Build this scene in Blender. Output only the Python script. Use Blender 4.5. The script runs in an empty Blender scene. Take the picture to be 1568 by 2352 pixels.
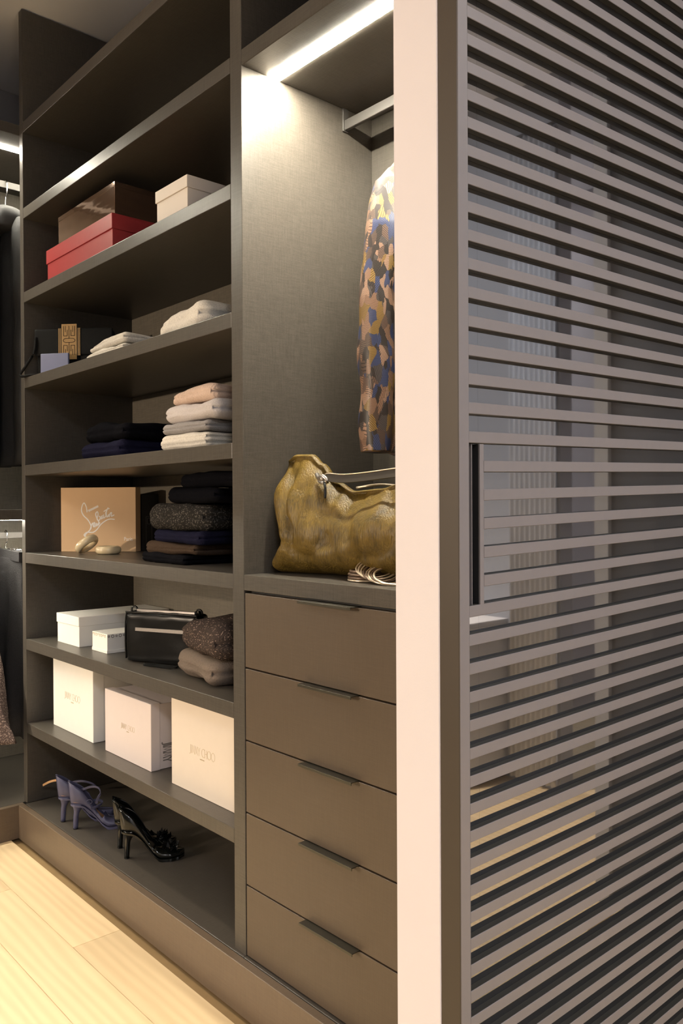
import bpy, bmesh, math, random
from mathutils import Vector, Matrix, noise
R = math.radians
random.seed(7)
scene = bpy.context.scene
col = scene.collection

# ------------------------------------------------------------------ camera
cam = bpy.data.cameras.new('camera')
cam.sensor_fit = 'VERTICAL'; cam.sensor_height = 36.0; cam.sensor_width = 24.0
cam.lens = 1890.6 * 36.0 / 2352.0
cam.clip_start = 0.02
cam_o = bpy.data.objects.new('camera', cam); col.objects.link(cam_o)
yaw, pitch, roll = R(138.34), R(-0.3525), R(-0.278)
fw = Vector((math.cos(yaw) * math.cos(pitch), math.sin(yaw) * math.cos(pitch), math.sin(pitch)))
rt = Vector((math.sin(yaw), -math.cos(yaw), 0.0)); up = rt.cross(fw)
cr, sr = math.cos(roll), math.sin(roll)
r2, u2 = cr * rt + sr * up, -sr * rt + cr * up
cam_o.matrix_world = Matrix(((r2.x, u2.x, -fw.x, 0), (r2.y, u2.y, -fw.y, 0), (r2.z, u2.z, -fw.z, 1.29), (0, 0, 0, 1)))
scene.camera = cam_o
scene.view_settings.view_transform = 'Standard'
scene.view_settings.look = 'None'
scene.view_settings.gamma = 1.0
scene.view_settings.use_curve_mapping = False
scene.view_settings.exposure = 0.0

# ------------------------------------------------------------------ light levels
WARM = (1.0, 0.80, 0.60)
NEUTRAL = (0.94, 0.96, 1.0)
LED_COL = (1.0, 0.93, 0.76)
KEY_W = 730.0          # track spots aimed at the shelving
FLOOR_W = 106.0        # recessed downlights over the closet floor
PANEL_W = 82.0         # added fill panels on the neighbouring room's ceiling
LED_STRENGTH = 470.0
world = bpy.data.worlds.new('world'); scene.world = world
world.use_nodes = True
world.node_tree.nodes['Background'].inputs[0].default_value = (0.9, 0.93, 1.0, 1)
world.node_tree.nodes['Background'].inputs[1].default_value = 0.02

# ------------------------------------------------------------------ materials
def new_mat(name):
    m = bpy.data.materials.new(name); m.use_nodes = True
    nt = m.node_tree; b = nt.nodes['Principled BSDF']
    return m, nt, b
def setp(b, **k):
    names = dict(rough='Roughness', metal='Metallic', ior='IOR', spec='Specular IOR Level', sheen='Sheen Weight',
                 sheen_r='Sheen Roughness', coat='Coat Weight', coat_r='Coat Roughness')
    for a, v in k.items(): b.inputs[names[a]].default_value = v
def plain(name, c, rough=0.6, var=0.12, scale=30.0, bump=0.0, bscale=200.0, stretch=(1, 1, 1), **k):
    m, nt, b = new_mat(name); N = nt.nodes; L = nt.links
    setp(b, rough=rough, **k)
    tc = N.new('ShaderNodeTexCoord'); mp = N.new('ShaderNodeMapping'); mp.inputs['Scale'].default_value = stretch
    L.new(tc.outputs['Object'], mp.inputs[0])
    nz = N.new('ShaderNodeTexNoise'); nz.inputs['Scale'].default_value = scale; nz.inputs['Detail'].default_value = 3
    L.new(mp.outputs[0], nz.inputs['Vector'])
    mx = N.new('ShaderNodeMix'); mx.data_type = 'RGBA'
    mx.inputs[6].default_value = tuple(x * (1 - var) for x in c) + (1,)
    mx.inputs[7].default_value = tuple(min(1, x * (1 + var)) for x in c) + (1,)
    L.new(nz.outputs[0], mx.inputs[0]); L.new(mx.outputs[2], b.inputs['Base Color'])
    if bump:
        n2 = N.new('ShaderNodeTexNoise'); n2.inputs['Scale'].default_value = bscale; n2.inputs['Detail'].default_value = 2
        L.new(mp.outputs[0], n2.inputs['Vector'])
        bp = N.new('ShaderNodeBump'); bp.inputs['Strength'].default_value = bump; bp.inputs['Distance'].default_value = 0.002
        L.new(n2.outputs[0], bp.inputs['Height']); L.new(bp.outputs[0], b.inputs['Normal'])
    return m
def linen(name, c, amp=0.22, rough=0.37):
    """woven-look laminate: fine threads along all three axes"""
    m, nt, b = new_mat(name); N = nt.nodes; L = nt.links
    setp(b, rough=rough, spec=0.45)
    tc = N.new('ShaderNodeTexCoord')
    acc = None
    for ax in range(3):
        s = [420.0, 420.0, 420.0]; s[ax] = 22.0
        mp = N.new('ShaderNodeMapping'); mp.inputs['Scale'].default_value = s
        L.new(tc.outputs['Object'], mp.inputs[0])
        nz = N.new('ShaderNodeTexNoise'); nz.inputs['Scale'].default_value = 1.0; nz.inputs['Detail'].default_value = 1.5
        L.new(mp.outputs[0], nz.inputs['Vector'])
        if acc is None: acc = nz.outputs[0]
        else:
            ad = N.new('ShaderNodeMath'); ad.operation = 'ADD'
            L.new(acc, ad.inputs[0]); L.new(nz.outputs[0], ad.inputs[1]); acc = ad.outputs[0]
    mr = N.new('ShaderNodeMapRange'); mr.inputs['From Min'].default_value = 1.1; mr.inputs['From Max'].default_value = 1.9
    mr.inputs['To Min'].default_value = 1 - amp; mr.inputs['To Max'].default_value = 1 + amp
    L.new(acc, mr.inputs['Value'])
    vm = N.new('ShaderNodeVectorMath'); vm.operation = 'SCALE'; vm.inputs[0].default_value = c
    L.new(mr.outputs[0], vm.inputs['Scale']); L.new(vm.outputs[0], b.inputs['Base Color'])
    bp = N.new('ShaderNodeBump'); bp.inputs['Strength'].default_value = 0.12; bp.inputs['Distance'].default_value = 0.0006
    L.new(acc, bp.inputs['Height']); L.new(bp.outputs[0], b.inputs['Normal'])
    return m
def knit(name, c, scale=260.0, amp=0.35, bump=0.5, speck=None, speck_t=0.62, rib=None):
    m, nt, b = new_mat(name); N = nt.nodes; L = nt.links
    setp(b, rough=0.95, spec=0.04)
    tc = N.new('ShaderNodeTexCoord')
    nz = N.new('ShaderNodeTexNoise'); nz.inputs['Scale'].default_value = scale; nz.inputs['Detail'].default_value = 2
    L.new(tc.outputs['Object'], nz.inputs['Vector'])
    mx = N.new('ShaderNodeMix'); mx.data_type = 'RGBA'
    mx.inputs[6].default_value = tuple(x * (1 - amp) for x in c) + (1,)
    mx.inputs[7].default_value = tuple(min(1, x * (1 + amp)) for x in c) + (1,)
    L.new(nz.outputs[0], mx.inputs[0]); out = mx.outputs[2]
    if speck:
        vo = N.new('ShaderNodeTexNoise'); vo.inputs['Scale'].default_value = 190.0; vo.inputs['Detail'].default_value = 1
        L.new(tc.outputs['Object'], vo.inputs['Vector'])
        mr = N.new('ShaderNodeMapRange'); mr.inputs['From Min'].default_value = speck_t; mr.inputs['From Max'].default_value = speck_t + 0.06
        L.new(vo.outputs[0], mr.inputs['Value'])
        m2 = N.new('ShaderNodeMix'); m2.data_type = 'RGBA'; m2.inputs[7].default_value = speck + (1,)
        L.new(mr.outputs[0], m2.inputs[0]); L.new(out, m2.inputs[6]); out = m2.outputs[2]
    h = nz.outputs[0]
    if rib:
        sp = N.new('ShaderNodeMapping'); sp.inputs['Scale'].default_value = rib
        L.new(tc.outputs['Object'], sp.inputs[0])
        wv = N.new('ShaderNodeTexWave'); wv.inputs['Scale'].default_value = 1.0; wv.inputs['Distortion'].default_value = 1.5
        L.new(sp.outputs[0], wv.inputs['Vector'])
        ad = N.new('ShaderNodeMath'); ad.operation = 'ADD'; L.new(wv.outputs[1], ad.inputs[0]); L.new(h, ad.inputs[1]); h = ad.outputs[0]
    L.new(out, b.inputs['Base Color'])
    bp = N.new('ShaderNodeBump'); bp.inputs['Strength'].default_value = bump; bp.inputs['Distance'].default_value = 0.003
    L.new(h, bp.inputs['Height']); L.new(bp.outputs[0], b.inputs['Normal'])
    return m
def emit(name, c, s):
    m, nt, b = new_mat(name)
    b.inputs['Base Color'].default_value = (0.9, 0.9, 0.9, 1)
    b.inputs['Emission Color'].default_value = c + (1,); b.inputs['Emission Strength'].default_value = s
    return m
def wood_floor():
    m, nt, b = new_mat('oak_plank'); N = nt.nodes; L = nt.links
    setp(b, rough=0.42, spec=0.4)
    tc = N.new('ShaderNodeTexCoord'); oi = N.new('ShaderNodeObjectInfo')
    sc = N.new('ShaderNodeVectorMath'); sc.operation = 'SCALE'; sc.inputs['Scale'].default_value = 37.0
    cb = N.new('ShaderNodeCombineXYZ'); L.new(oi.outputs['Random'], cb.inputs[0]); L.new(oi.outputs['Random'], cb.inputs[1])
    L.new(cb.outputs[0], sc.inputs[0])
    ad = N.new('ShaderNodeVectorMath'); ad.operation = 'ADD'; L.new(tc.outputs['Object'], ad.inputs[0]); L.new(sc.outputs[0], ad.inputs[1])
    mp = N.new('ShaderNodeMapping'); mp.inputs['Scale'].default_value = (0.9, 7.0, 1.0); L.new(ad.outputs[0], mp.inputs[0])
    wv = N.new('ShaderNodeTexNoise'); wv.inputs['Scale'].default_value = 2.2; wv.inputs['Detail'].default_value = 5; wv.inputs['Distortion'].default_value = 1.6
    L.new(mp.outputs[0], wv.inputs['Vector'])
    w2 = N.new('ShaderNodeTexWave'); w2.wave_type = 'RINGS'; w2.inputs['Scale'].default_value = 1.4; w2.inputs['Distortion'].default_value = 5.0; w2.inputs['Detail'].default_value = 3
    L.new(mp.outputs[0], w2.inputs['Vector'])
    av = N.new('ShaderNodeMix'); av.data_type = 'FLOAT'; av.inputs[0].default_value = 0.45
    L.new(wv.outputs[0], av.inputs[2]); L.new(w2.outputs[1], av.inputs[3])
    rp = N.new('ShaderNodeValToRGB'); e = rp.color_ramp.elements
    e[0].position = 0.2; e[0].color = (0.58, 0.44, 0.265, 1); e[1].position = 0.75; e[1].color = (0.66, 0.52, 0.325, 1)
    L.new(av.outputs[0], rp.inputs[0])
    hv = N.new('ShaderNodeHueSaturation'); L.new(rp.outputs[0], hv.inputs['Color'])
    mr = N.new('ShaderNodeMapRange'); mr.inputs['To Min'].default_value = 0.88; mr.inputs['To Max'].default_value = 1.08
    L.new(oi.outputs['Random'], mr.inputs['Value']); L.new(mr.outputs[0], hv.inputs['Value'])
    L.new(hv.outputs[0], b.inputs['Base Color'])
    return m
def tunic_mat():
    m, nt, b = new_mat('patchwork_print'); N = nt.nodes; L = nt.links
    setp(b, rough=0.45, spec=0.4)
    tc = N.new('ShaderNodeTexCoord')
    nz = N.new('ShaderNodeTexNoise'); nz.inputs['Scale'].default_value = 7.0; nz.inputs['Detail'].default_value = 1
    L.new(tc.outputs['Object'], nz.inputs['Vector'])
    sc = N.new('ShaderNodeVectorMath'); sc.operation = 'SCALE'; sc.inputs['Scale'].default_value = 0.03; L.new(nz.outputs['Color'], sc.inputs[0])
    ad = N.new('ShaderNodeVectorMath'); ad.operation = 'ADD'; L.new(tc.outputs['Object'], ad.inputs[0]); L.new(sc.outputs[0], ad.inputs[1])
    mp = N.new('ShaderNodeMapping'); mp.inputs['Scale'].default_value = (52, 88, 30); mp.inputs['Rotation'].default_value = (0.9, 0.25, 0.35)
    L.new(ad.outputs[0], mp.inputs[0])
    vo = N.new('ShaderNodeTexVoronoi'); vo.distance = 'MANHATTAN'; vo.inputs['Scale'].default_value = 1.0; L.new(mp.outputs[0], vo.inputs['Vector'])
    sx = N.new('ShaderNodeSeparateColor'); L.new(vo.outputs['Color'], sx.inputs[0])
    rp = N.new('ShaderNodeValToRGB'); rp.color_ramp.interpolation = 'CONSTANT'
    cols = [(0.0, (0.022, 0.015, 0.013)), (0.17, (0.20, 0.115, 0.075)), (0.33, (0.030, 0.041, 0.105)), (0.46, (0.07, 0.043, 0.032)),
            (0.60, (0.27, 0.165, 0.115)), (0.72, (0.19, 0.115, 0.03)), (0.82, (0.055, 0.045, 0.045)), (0.92, (0.10, 0.06, 0.045))]
    e = rp.color_ramp.elements
    e[0].position = cols[0][0]; e[0].color = cols[0][1] + (1,); e[1].position = cols[1][0]; e[1].color = cols[1][1] + (1,)
    for p, c in cols[2:]:
        n = e.new(p); n.color = c + (1,)
    L.new(sx.outputs[0], rp.inputs[0])
    # hatched dark lines, turned differently in every patch
    vr = N.new('ShaderNodeVectorRotate'); vr.rotation_type = 'X_AXIS'; L.new(tc.outputs['Object'], vr.inputs['Vector'])
    mm = N.new('ShaderNodeMath'); mm.operation = 'MULTIPLY'; mm.inputs[1].default_value = 6.3; L.new(sx.outputs[1], mm.inputs[0]); L.new(mm.outputs[0], vr.inputs['Angle'])
    wv = N.new('ShaderNodeTexWave'); wv.bands_direction = 'Z'; wv.inputs['Scale'].default_value = 120.0; wv.inputs['Distortion'].default_value = 2.0; wv.inputs['Detail'].default_value = 2
    L.new(vr.outputs[0], wv.inputs['Vector'])
    mr = N.new('ShaderNodeMapRange'); mr.inputs['From Min'].default_value = 0.08; mr.inputs['From Max'].default_value = 0.4
    mr.inputs['To Min'].default_value = 0.22; L.new(wv.outputs[1], mr.inputs['Value'])
    mx = N.new('ShaderNodeVectorMath'); mx.operation = 'SCALE'; L.new(rp.outputs[0], mx.inputs[0]); L.new(mr.outputs[0], mx.inputs['Scale'])
    L.new(mx.outputs[0], b.inputs['Base Color'])
    return m
def pony_mat():
    m, nt, b = new_mat('olive_pony_hair'); N = nt.nodes; L = nt.links
    setp(b, rough=0.40, spec=0.35)
    tc = N.new('ShaderNodeTexCoord')
    mp = N.new('ShaderNodeMapping'); mp.inputs['Scale'].default_value = (300, 300, 40); mp.inputs['Rotation'].default_value = (0, 0.3, 0); L.new(tc.outputs['Object'], mp.inputs[0])
    n1 = N.new('ShaderNodeTexNoise'); n1.inputs['Scale'].default_value = 1.0; n1.inputs['Detail'].default_value = 3; L.new(mp.outputs[0], n1.inputs['Vector'])
    n2 = N.new('ShaderNodeTexNoise'); n2.inputs['Scale'].default_value = 22.0; n2.inputs['Detail'].default_value = 3; L.new(tc.outputs['Object'], n2.inputs['Vector'])
    av = N.new('ShaderNodeMix'); av.data_type = 'FLOAT'; av.inputs[0].default_value = 0.5
    L.new(n1.outputs[0], av.inputs[2]); L.new(n2.outputs[0], av.inputs[3])
    rp = N.new('ShaderNodeValToRGB'); e = rp.color_ramp.elements
    e[0].position = 0.3; e[0].color = (0.030, 0.019, 0.002, 1); e[1].position = 0.72; e[1].color = (0.19, 0.122, 0.024, 1)
    L.new(av.outputs[0], rp.inputs[0]); L.new(rp.outputs[0], b.inputs['Base Color'])
    bp = N.new('ShaderNodeBump'); bp.inputs['Strength'].default_value = 0.8; bp.inputs['Distance'].default_value = 0.006
    L.new(av.outputs[0], bp.inputs['Height']); L.new(bp.outputs[0], b.inputs['Normal'])
    return m

M = {}
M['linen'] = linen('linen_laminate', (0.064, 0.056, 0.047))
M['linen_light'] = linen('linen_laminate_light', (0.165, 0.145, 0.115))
M['counter'] = M['linen']
M['drawer'] = linen('drawer_lacquer', (0.084, 0.062, 0.0435), amp=0.08, rough=0.4)
M['plinth'] = linen('plinth_laminate', (0.125, 0.092, 0.064), amp=0.1, rough=0.38)
M['wall'] = plain('cream_wall_paint', (0.69, 0.635, 0.645), 0.7, 0.02, 8, bump=0.05, bscale=300)
M['ceiling'] = plain('ceiling_paint', (0.90, 0.90, 0.95), 0.8, 0.03, 3)
M['room_wall'] = plain('pale_room_paint', (0.74, 0.73, 0.74), 0.8, 0.03, 2)
M['stub_wall'] = plain('blue_grey_room_paint', (0.36, 0.37, 0.41), 0.8, 0.03, 2)
M['nib_wall'] = plain('charcoal_room_paint', (0.125, 0.12, 0.12), 0.8, 0.05, 3)
M['far_wall'] = plain('rose_grey_room_paint', (0.40, 0.36, 0.36), 0.8, 0.03, 2)
M['trim_grey'] = plain('grey_trim_paint', (0.46, 0.44, 0.43), 0.7, 0.03, 2)
M['curtain'] = plain('pale_curtain', (0.60, 0.61, 0.65), 0.8, 0.03, 2)
M['dark_wall'] = plain('grey_room_paint', (0.26, 0.25, 0.26), 0.8, 0.05, 3)
M['oak'] = wood_floor()
M['subfloor'] = plain('dark_joint', (0.25, 0.16, 0.07), 0.8)
M['slat'] = plain('taupe_aluminium', (0.146, 0.130, 0.129), 0.42, 0.04, 60, spec=0.5)
M['slat_side'] = plain('slat_side_shade', (0.028, 0.026, 0.021), 0.5, 0.05, 60, spec=0.3)  # slat tops, undersides and ends: shade put into the colour
M['door_edge'] = plain('bronze_edge', (0.044, 0.032, 0.021), 0.45, 0.06, 20)
M['glass'] = plain('smoked_reflective_glass', (0.012, 0.012, 0.013), 0.025, 0.02, 5, ior=2.7, spec=0.5)
M['black'] = plain('black_gap', (0.008, 0.008, 0.009), 0.6)
M['handle'] = plain('dark_bronze_metal', (0.075, 0.07, 0.055), 0.35, 0.05, 50, metal=0.6)
M['rail'] = plain('brushed_rail', (0.055, 0.050, 0.046), 0.5, 0.05, 90, metal=0.1)
M['chrome'] = plain('chrome', (0.8, 0.8, 0.82), 0.12, 0.02, 10, metal=1.0)
M['led'] = emit('led_diffuser', LED_COL, LED_STRENGTH)
M['led_low'] = emit('led_diffuser_low', LED_COL, LED_STRENGTH * 0.25)
M['led_soft'] = emit('led_diffuser_soft', LED_COL, LED_STRENGTH * 0.3)
M['cream_card'] = plain('cream_card', (0.66, 0.585, 0.51), 0.6, 0.02, 40)
M['pink_card'] = plain('blush_card', (0.62, 0.545, 0.525), 0.6, 0.02, 40)
M['white_card'] = plain('white_card', (0.83, 0.80, 0.75), 0.5, 0.02, 40)
M['red_card'] = plain('red_card', (0.30, 0.026, 0.028), 0.45, 0.06, 60)
M['gloss_brown'] = plain('glossy_brown_wrap', (0.19, 0.115, 0.075), 0.08, 0.3, 14, bump=0.5, bscale=7, stretch=(1, 1, 3), metal=0.75)
M['tan_card'] = plain('tan_card', (0.66, 0.43, 0.235), 0.6, 0.03, 30)
M['black_card'] = plain('black_card', (0.02, 0.018, 0.017), 0.5)
M['print_grey'] = plain('grey_print', (0.17, 0.15, 0.14), 0.6)
M['print_gold'] = plain('gold_print', (0.48, 0.38, 0.24), 0.5)
M['print_white'] = plain('white_print', (0.85, 0.80, 0.74), 0.6)
M['black_leather'] = plain('black_leather', (0.006, 0.006, 0.006), 0.27, 0.2, 60, bump=0.08, bscale=500, spec=0.22)
M['matte_black'] = plain('matte_black_leather', (0.008, 0.008, 0.008), 0.7, 0.2, 60, bump=0.15, bscale=400, spec=0.1)
M['patent'] = plain('black_patent', (0.004, 0.0045, 0.004), 0.12, 0.2, 30, spec=0.35, coat=0.25, coat_r=0.04)
M['lilac'] = plain('lilac_satin', (0.065, 0.065, 0.12), 0.42, 0.1, 60)
M['lining'] = plain('tan_lining', (0.42, 0.24, 0.12), 0.5)
M['gold'] = plain('antique_gold_thread', (0.25, 0.145, 0.045), 0.5, 0.2, 200, metal=0.2)
M['zip'] = plain('gunmetal_zip', (0.45, 0.42, 0.40), 0.3, 0.2, 400, metal=0.9)
M['pale_blue'] = plain('pale_blue_pouch', (0.15, 0.165, 0.27), 0.6, 0.06, 40)
M['ivory'] = plain('ivory_resin', (0.72, 0.58, 0.36), 0.25, 0.08, 25, coat=0.4)
M['white_knit'] = knit('white_knit', (0.76, 0.70, 0.62), rib=(300, 40, 40))
M['grey_knit'] = knit('pale_grey_knit', (0.50, 0.46, 0.45), amp=0.18)
M['mid_knit'] = knit('mid_grey_knit', (0.27, 0.255, 0.25), amp=0.25)
M['peach_knit'] = knit('peach_knit', (0.56, 0.42, 0.34), amp=0.2, rib=(40, 40, 500))
M['taupe_knit'] = knit('taupe_wool', (0.17, 0.135, 0.11), amp=0.25)
M['speck_knit'] = knit('speckled_brown_knit', (0.055, 0.042, 0.037), speck=(0.30, 0.215, 0.18), speck_t=0.62, rib=(60, 60, 700))
M['tweed_knit'] = knit('charcoal_tweed_knit', (0.022, 0.020, 0.018), speck=(0.095, 0.085, 0.075), speck_t=0.57)
M['navy_knit'] = knit('navy_knit', (0.010, 0.010, 0.024))
M['brown_knit'] = knit('brown_knit', (0.055, 0.037, 0.026))
M['black_knit'] = knit('black_knit', (0.004, 0.004, 0.0056), amp=0.25)
M['jacket'] = plain('charcoal_leather', (0.024, 0.024, 0.025), 0.7, 0.3, 15, bump=0.3, bscale=120)
M['skirt'] = knit('charcoal_wool', (0.035, 0.034, 0.036), amp=0.3)
M['tweed'] = knit('brown_tweed', (0.075, 0.055, 0.05), speck=(0.22, 0.17, 0.15), speck_t=0.55)
M['tunic'] = tunic_mat(); M['bag_strap'] = plain('dark_strap_leather', (0.03, 0.024, 0.018), 0.5, 0.1, 80, spec=0.3)
M['pony'] = pony_mat()
M['wood_hanger'] = plain('hanger_wood', (0.20, 0.12, 0.06), 0.4)
M['pull_dark'] = plain('dark_pull_plate', (0.10, 0.10, 0.115), 0.25)
M['bangle_pale'] = plain('pale_gold_bangle', (0.80, 0.68, 0.54), 0.3, 0.15, 300, metal=0.75)
M['bangle_dark'] = plain('dark_bead_bangle', (0.13, 0.085, 0.06), 0.35, 0.6, 260, metal=0.3)

# ------------------------------------------------------------------ builders
def wloc(o):
    v = Vector((0, 0, 0))
    while o is not None:
        v += o.location; o = o.parent
    return v
def put(name, me, mat, parent=None, local=False, smooth=False):
    """links a mesh as ONE object; world coordinates are shifted into the parent's frame unless local"""
    if mat is not None: me.materials.append(M[mat] if isinstance(mat, str) else mat)
    if smooth:
        for p in me.polygons: p.use_smooth = True
    o = bpy.data.objects.new(name, me); col.objects.link(o)
    if parent is not None:
        o.parent = parent
        if not local:
            w = wloc(parent); me.transform(Matrix.Translation(-w))
    return o
def root(name, label, cat, loc, rz=0.0, group=None):
    o = bpy.data.objects.new(name, None); col.objects.link(o)
    o.empty_display_size = 0.05
    o.location = loc; o.rotation_euler = (0, 0, rz)
    o['label'] = label; o['category'] = cat
    if group: o['group'] = group
    return o
def tag(o, label, cat, group=None):
    o['label'] = label; o['category'] = cat
    if group: o['group'] = group
    return o
def struct(o, label=None):
    o['kind'] = 'structure'
    if label: o['label'] = label
    return o
def mesh_py(v, f):
    me = bpy.data.meshes.new('m'); me.from_pydata([tuple(p) for p in v], [], f); me.update(); return me
def from_bm(bm):
    me = bpy.data.meshes.new('m'); bm.normal_update(); bm.to_mesh(me); bm.free(); return me
def bm_box(bm, x0, x1, y0, y1, z0, z1, bev=0.0012, seg=1):
    r = bmesh.ops.create_cube(bm, size=1.0)
    bmesh.ops.scale(bm, vec=(x1 - x0, y1 - y0, z1 - z0), verts=r['verts'])
    bmesh.ops.translate(bm, vec=((x0 + x1) / 2, (y0 + y1) / 2, (z0 + z1) / 2), verts=r['verts'])
    if bev:
        ed = list({e for v in r['verts'] for e in v.link_edges})
        bmesh.ops.bevel(bm, geom=ed, offset=bev, segments=seg, affect='EDGES', profile=0.5)
def box_me(x0, x1, y0, y1, z0, z1, bev=0.0012, seg=1):
    bm = bmesh.new(); bm_box(bm, x0, x1, y0, y1, z0, z1, bev, seg); return from_bm(bm)
def box(name, b, mat, parent=None, bev=0.0012, local=False, seg=1):
    return put(name, box_me(*b, bev, seg), mat, parent, local)
def tube_me(pts, r, n=8, closed=False, flat=None):
    """round tube (or flat strap: flat=(half width, half thickness, width axis)) along a polyline"""
    P = [Vector(p) for p in pts]; k = len(P); v = []; f = []
    for i, p in enumerate(P):
        a = P[(i - 1) % k] if (closed or i > 0) else p
        b = P[(i + 1) % k] if (closed or i < k - 1) else p
        t = (b - a).normalized()
        if flat:
            wv = Vector(flat[2]); wv = (wv - t * wv.dot(t)).normalized(); nv = t.cross(wv).normalized()
            for sx, sy in ((-1, -1), (1, -1), (1, 1), (-1, 1)): v.append(p + wv * flat[0] * sx + nv * flat[1] * sy)
        else:
            ref = Vector((0, 0, 1)) if abs(t.z) < 0.9 else Vector((1, 0, 0))
            s = t.cross(ref).normalized(); u = s.cross(t)
            rr = r[i] if isinstance(r, (list, tuple)) else r
            for j in range(n): v.append(p + (s * math.cos(2 * math.pi * j / n) + u * math.sin(2 * math.pi * j / n)) * rr)
    m = 4 if flat else n
    for i in range(k if closed else k - 1):
        for j in range(m):
            i2 = (i + 1) % k
            f.append((i * m + j, i * m + (j + 1) % m, i2 * m + (j + 1) % m, i2 * m + j))
    if not closed:
        f.append(tuple(range(m))[::-1]); f.append(tuple((k - 1) * m + j for j in range(m)))
    return mesh_py(v, f)
def smooth_path(pts, sub=6):
    P = [Vector(p) for p in pts]; out = []
    for i in range(len(P) - 1):
        p0, p1, p2, p3 = P[max(i - 1, 0)], P[i], P[i + 1], P[min(i + 2, len(P) - 1)]
        for s in range(sub):
            t = s / sub
            out.append(0.5 * ((2 * p1) + (p2 - p0) * t + (2 * p0 - 5 * p1 + 4 * p2 - p3) * t * t + (3 * p1 - p0 - 3 * p2 + p3) * t ** 3))
    out.append(P[-1]); return out
RB = [0]
def ribbon_bm(bm, pts, w, z=0.0):
    """flat stroke in a local face plane: x right, z up, facing -y (one mitred strip, each stroke a hair proud of the last)"""
    P = []
    for p in pts:
        q = Vector((p[0], p[1]))
        if not P or (q - P[-1]).length > 1e-6: P.append(q)
    if len(P) < 2: return
    closed = (P[0] - P[-1]).length < 1e-6 or (len(P) > 6 and (P[0] - P[-1]).length < 1e-5)
    RB[0] = (RB[0] + 1) % 12
    rows = []; n = len(P)
    for k, p in enumerate(P):
        a = P[k - 1] if k else (P[-2] if closed else p); b = P[k + 1] if k < n - 1 else (P[1] if closed else p)
        d1 = (p - a).normalized() if (p - a).length else (b - p).normalized()
        d2 = (b - p).normalized() if (b - p).length else d1
        t = d1 + d2; t = t.normalized() if t.length > 0.2 else d1
        nv = Vector((-t.y, t.x)); c = max(0.55, nv.dot(Vector((-d1.y, d1.x))))
        e = Vector((0, 0)) if closed else (-t * w * 0.25 if k == 0 else (t * w * 0.25 if k == n - 1 else Vector((0, 0))))
        y = z - RB[0] * 1.5e-5 - k * 2.5e-6
        l, r = p + e + nv * (w / 2 / c), p + e - nv * (w / 2 / c)
        rows.append([bm.verts.new(q) for q in ((l.x, y, l.y), (r.x, y, r.y), (r.x, z + 0.0006, r.y), (l.x, z + 0.0006, l.y))])
    for a, b in zip(rows[:-1], rows[1:]):
        for k in (0, 1, 3): bm.faces.new((a[k], a[(k + 1) % 4], b[(k + 1) % 4], b[k]))
def font_me(txt, size, sx=1.0):
    c = bpy.data.curves.new('t', 'FONT'); c.body = txt; c.size = size; c.align_x = 'CENTER'; c.align_y = 'CENTER'; c.extrude = 0.0003
    o = bpy.data.objects.new('t', c); col.objects.link(o)
    dg = bpy.context.evaluated_depsgraph_get(); me = bpy.data.meshes.new_from_object(o.evaluated_get(dg))
    bpy.data.objects.remove(o); bpy.data.curves.remove(c)
    me.materials.clear()
    me.transform(Matrix.Rotation(R(90), 4, 'X') @ Matrix.Diagonal((sx, 1, 1, 1)))
    return me
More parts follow.
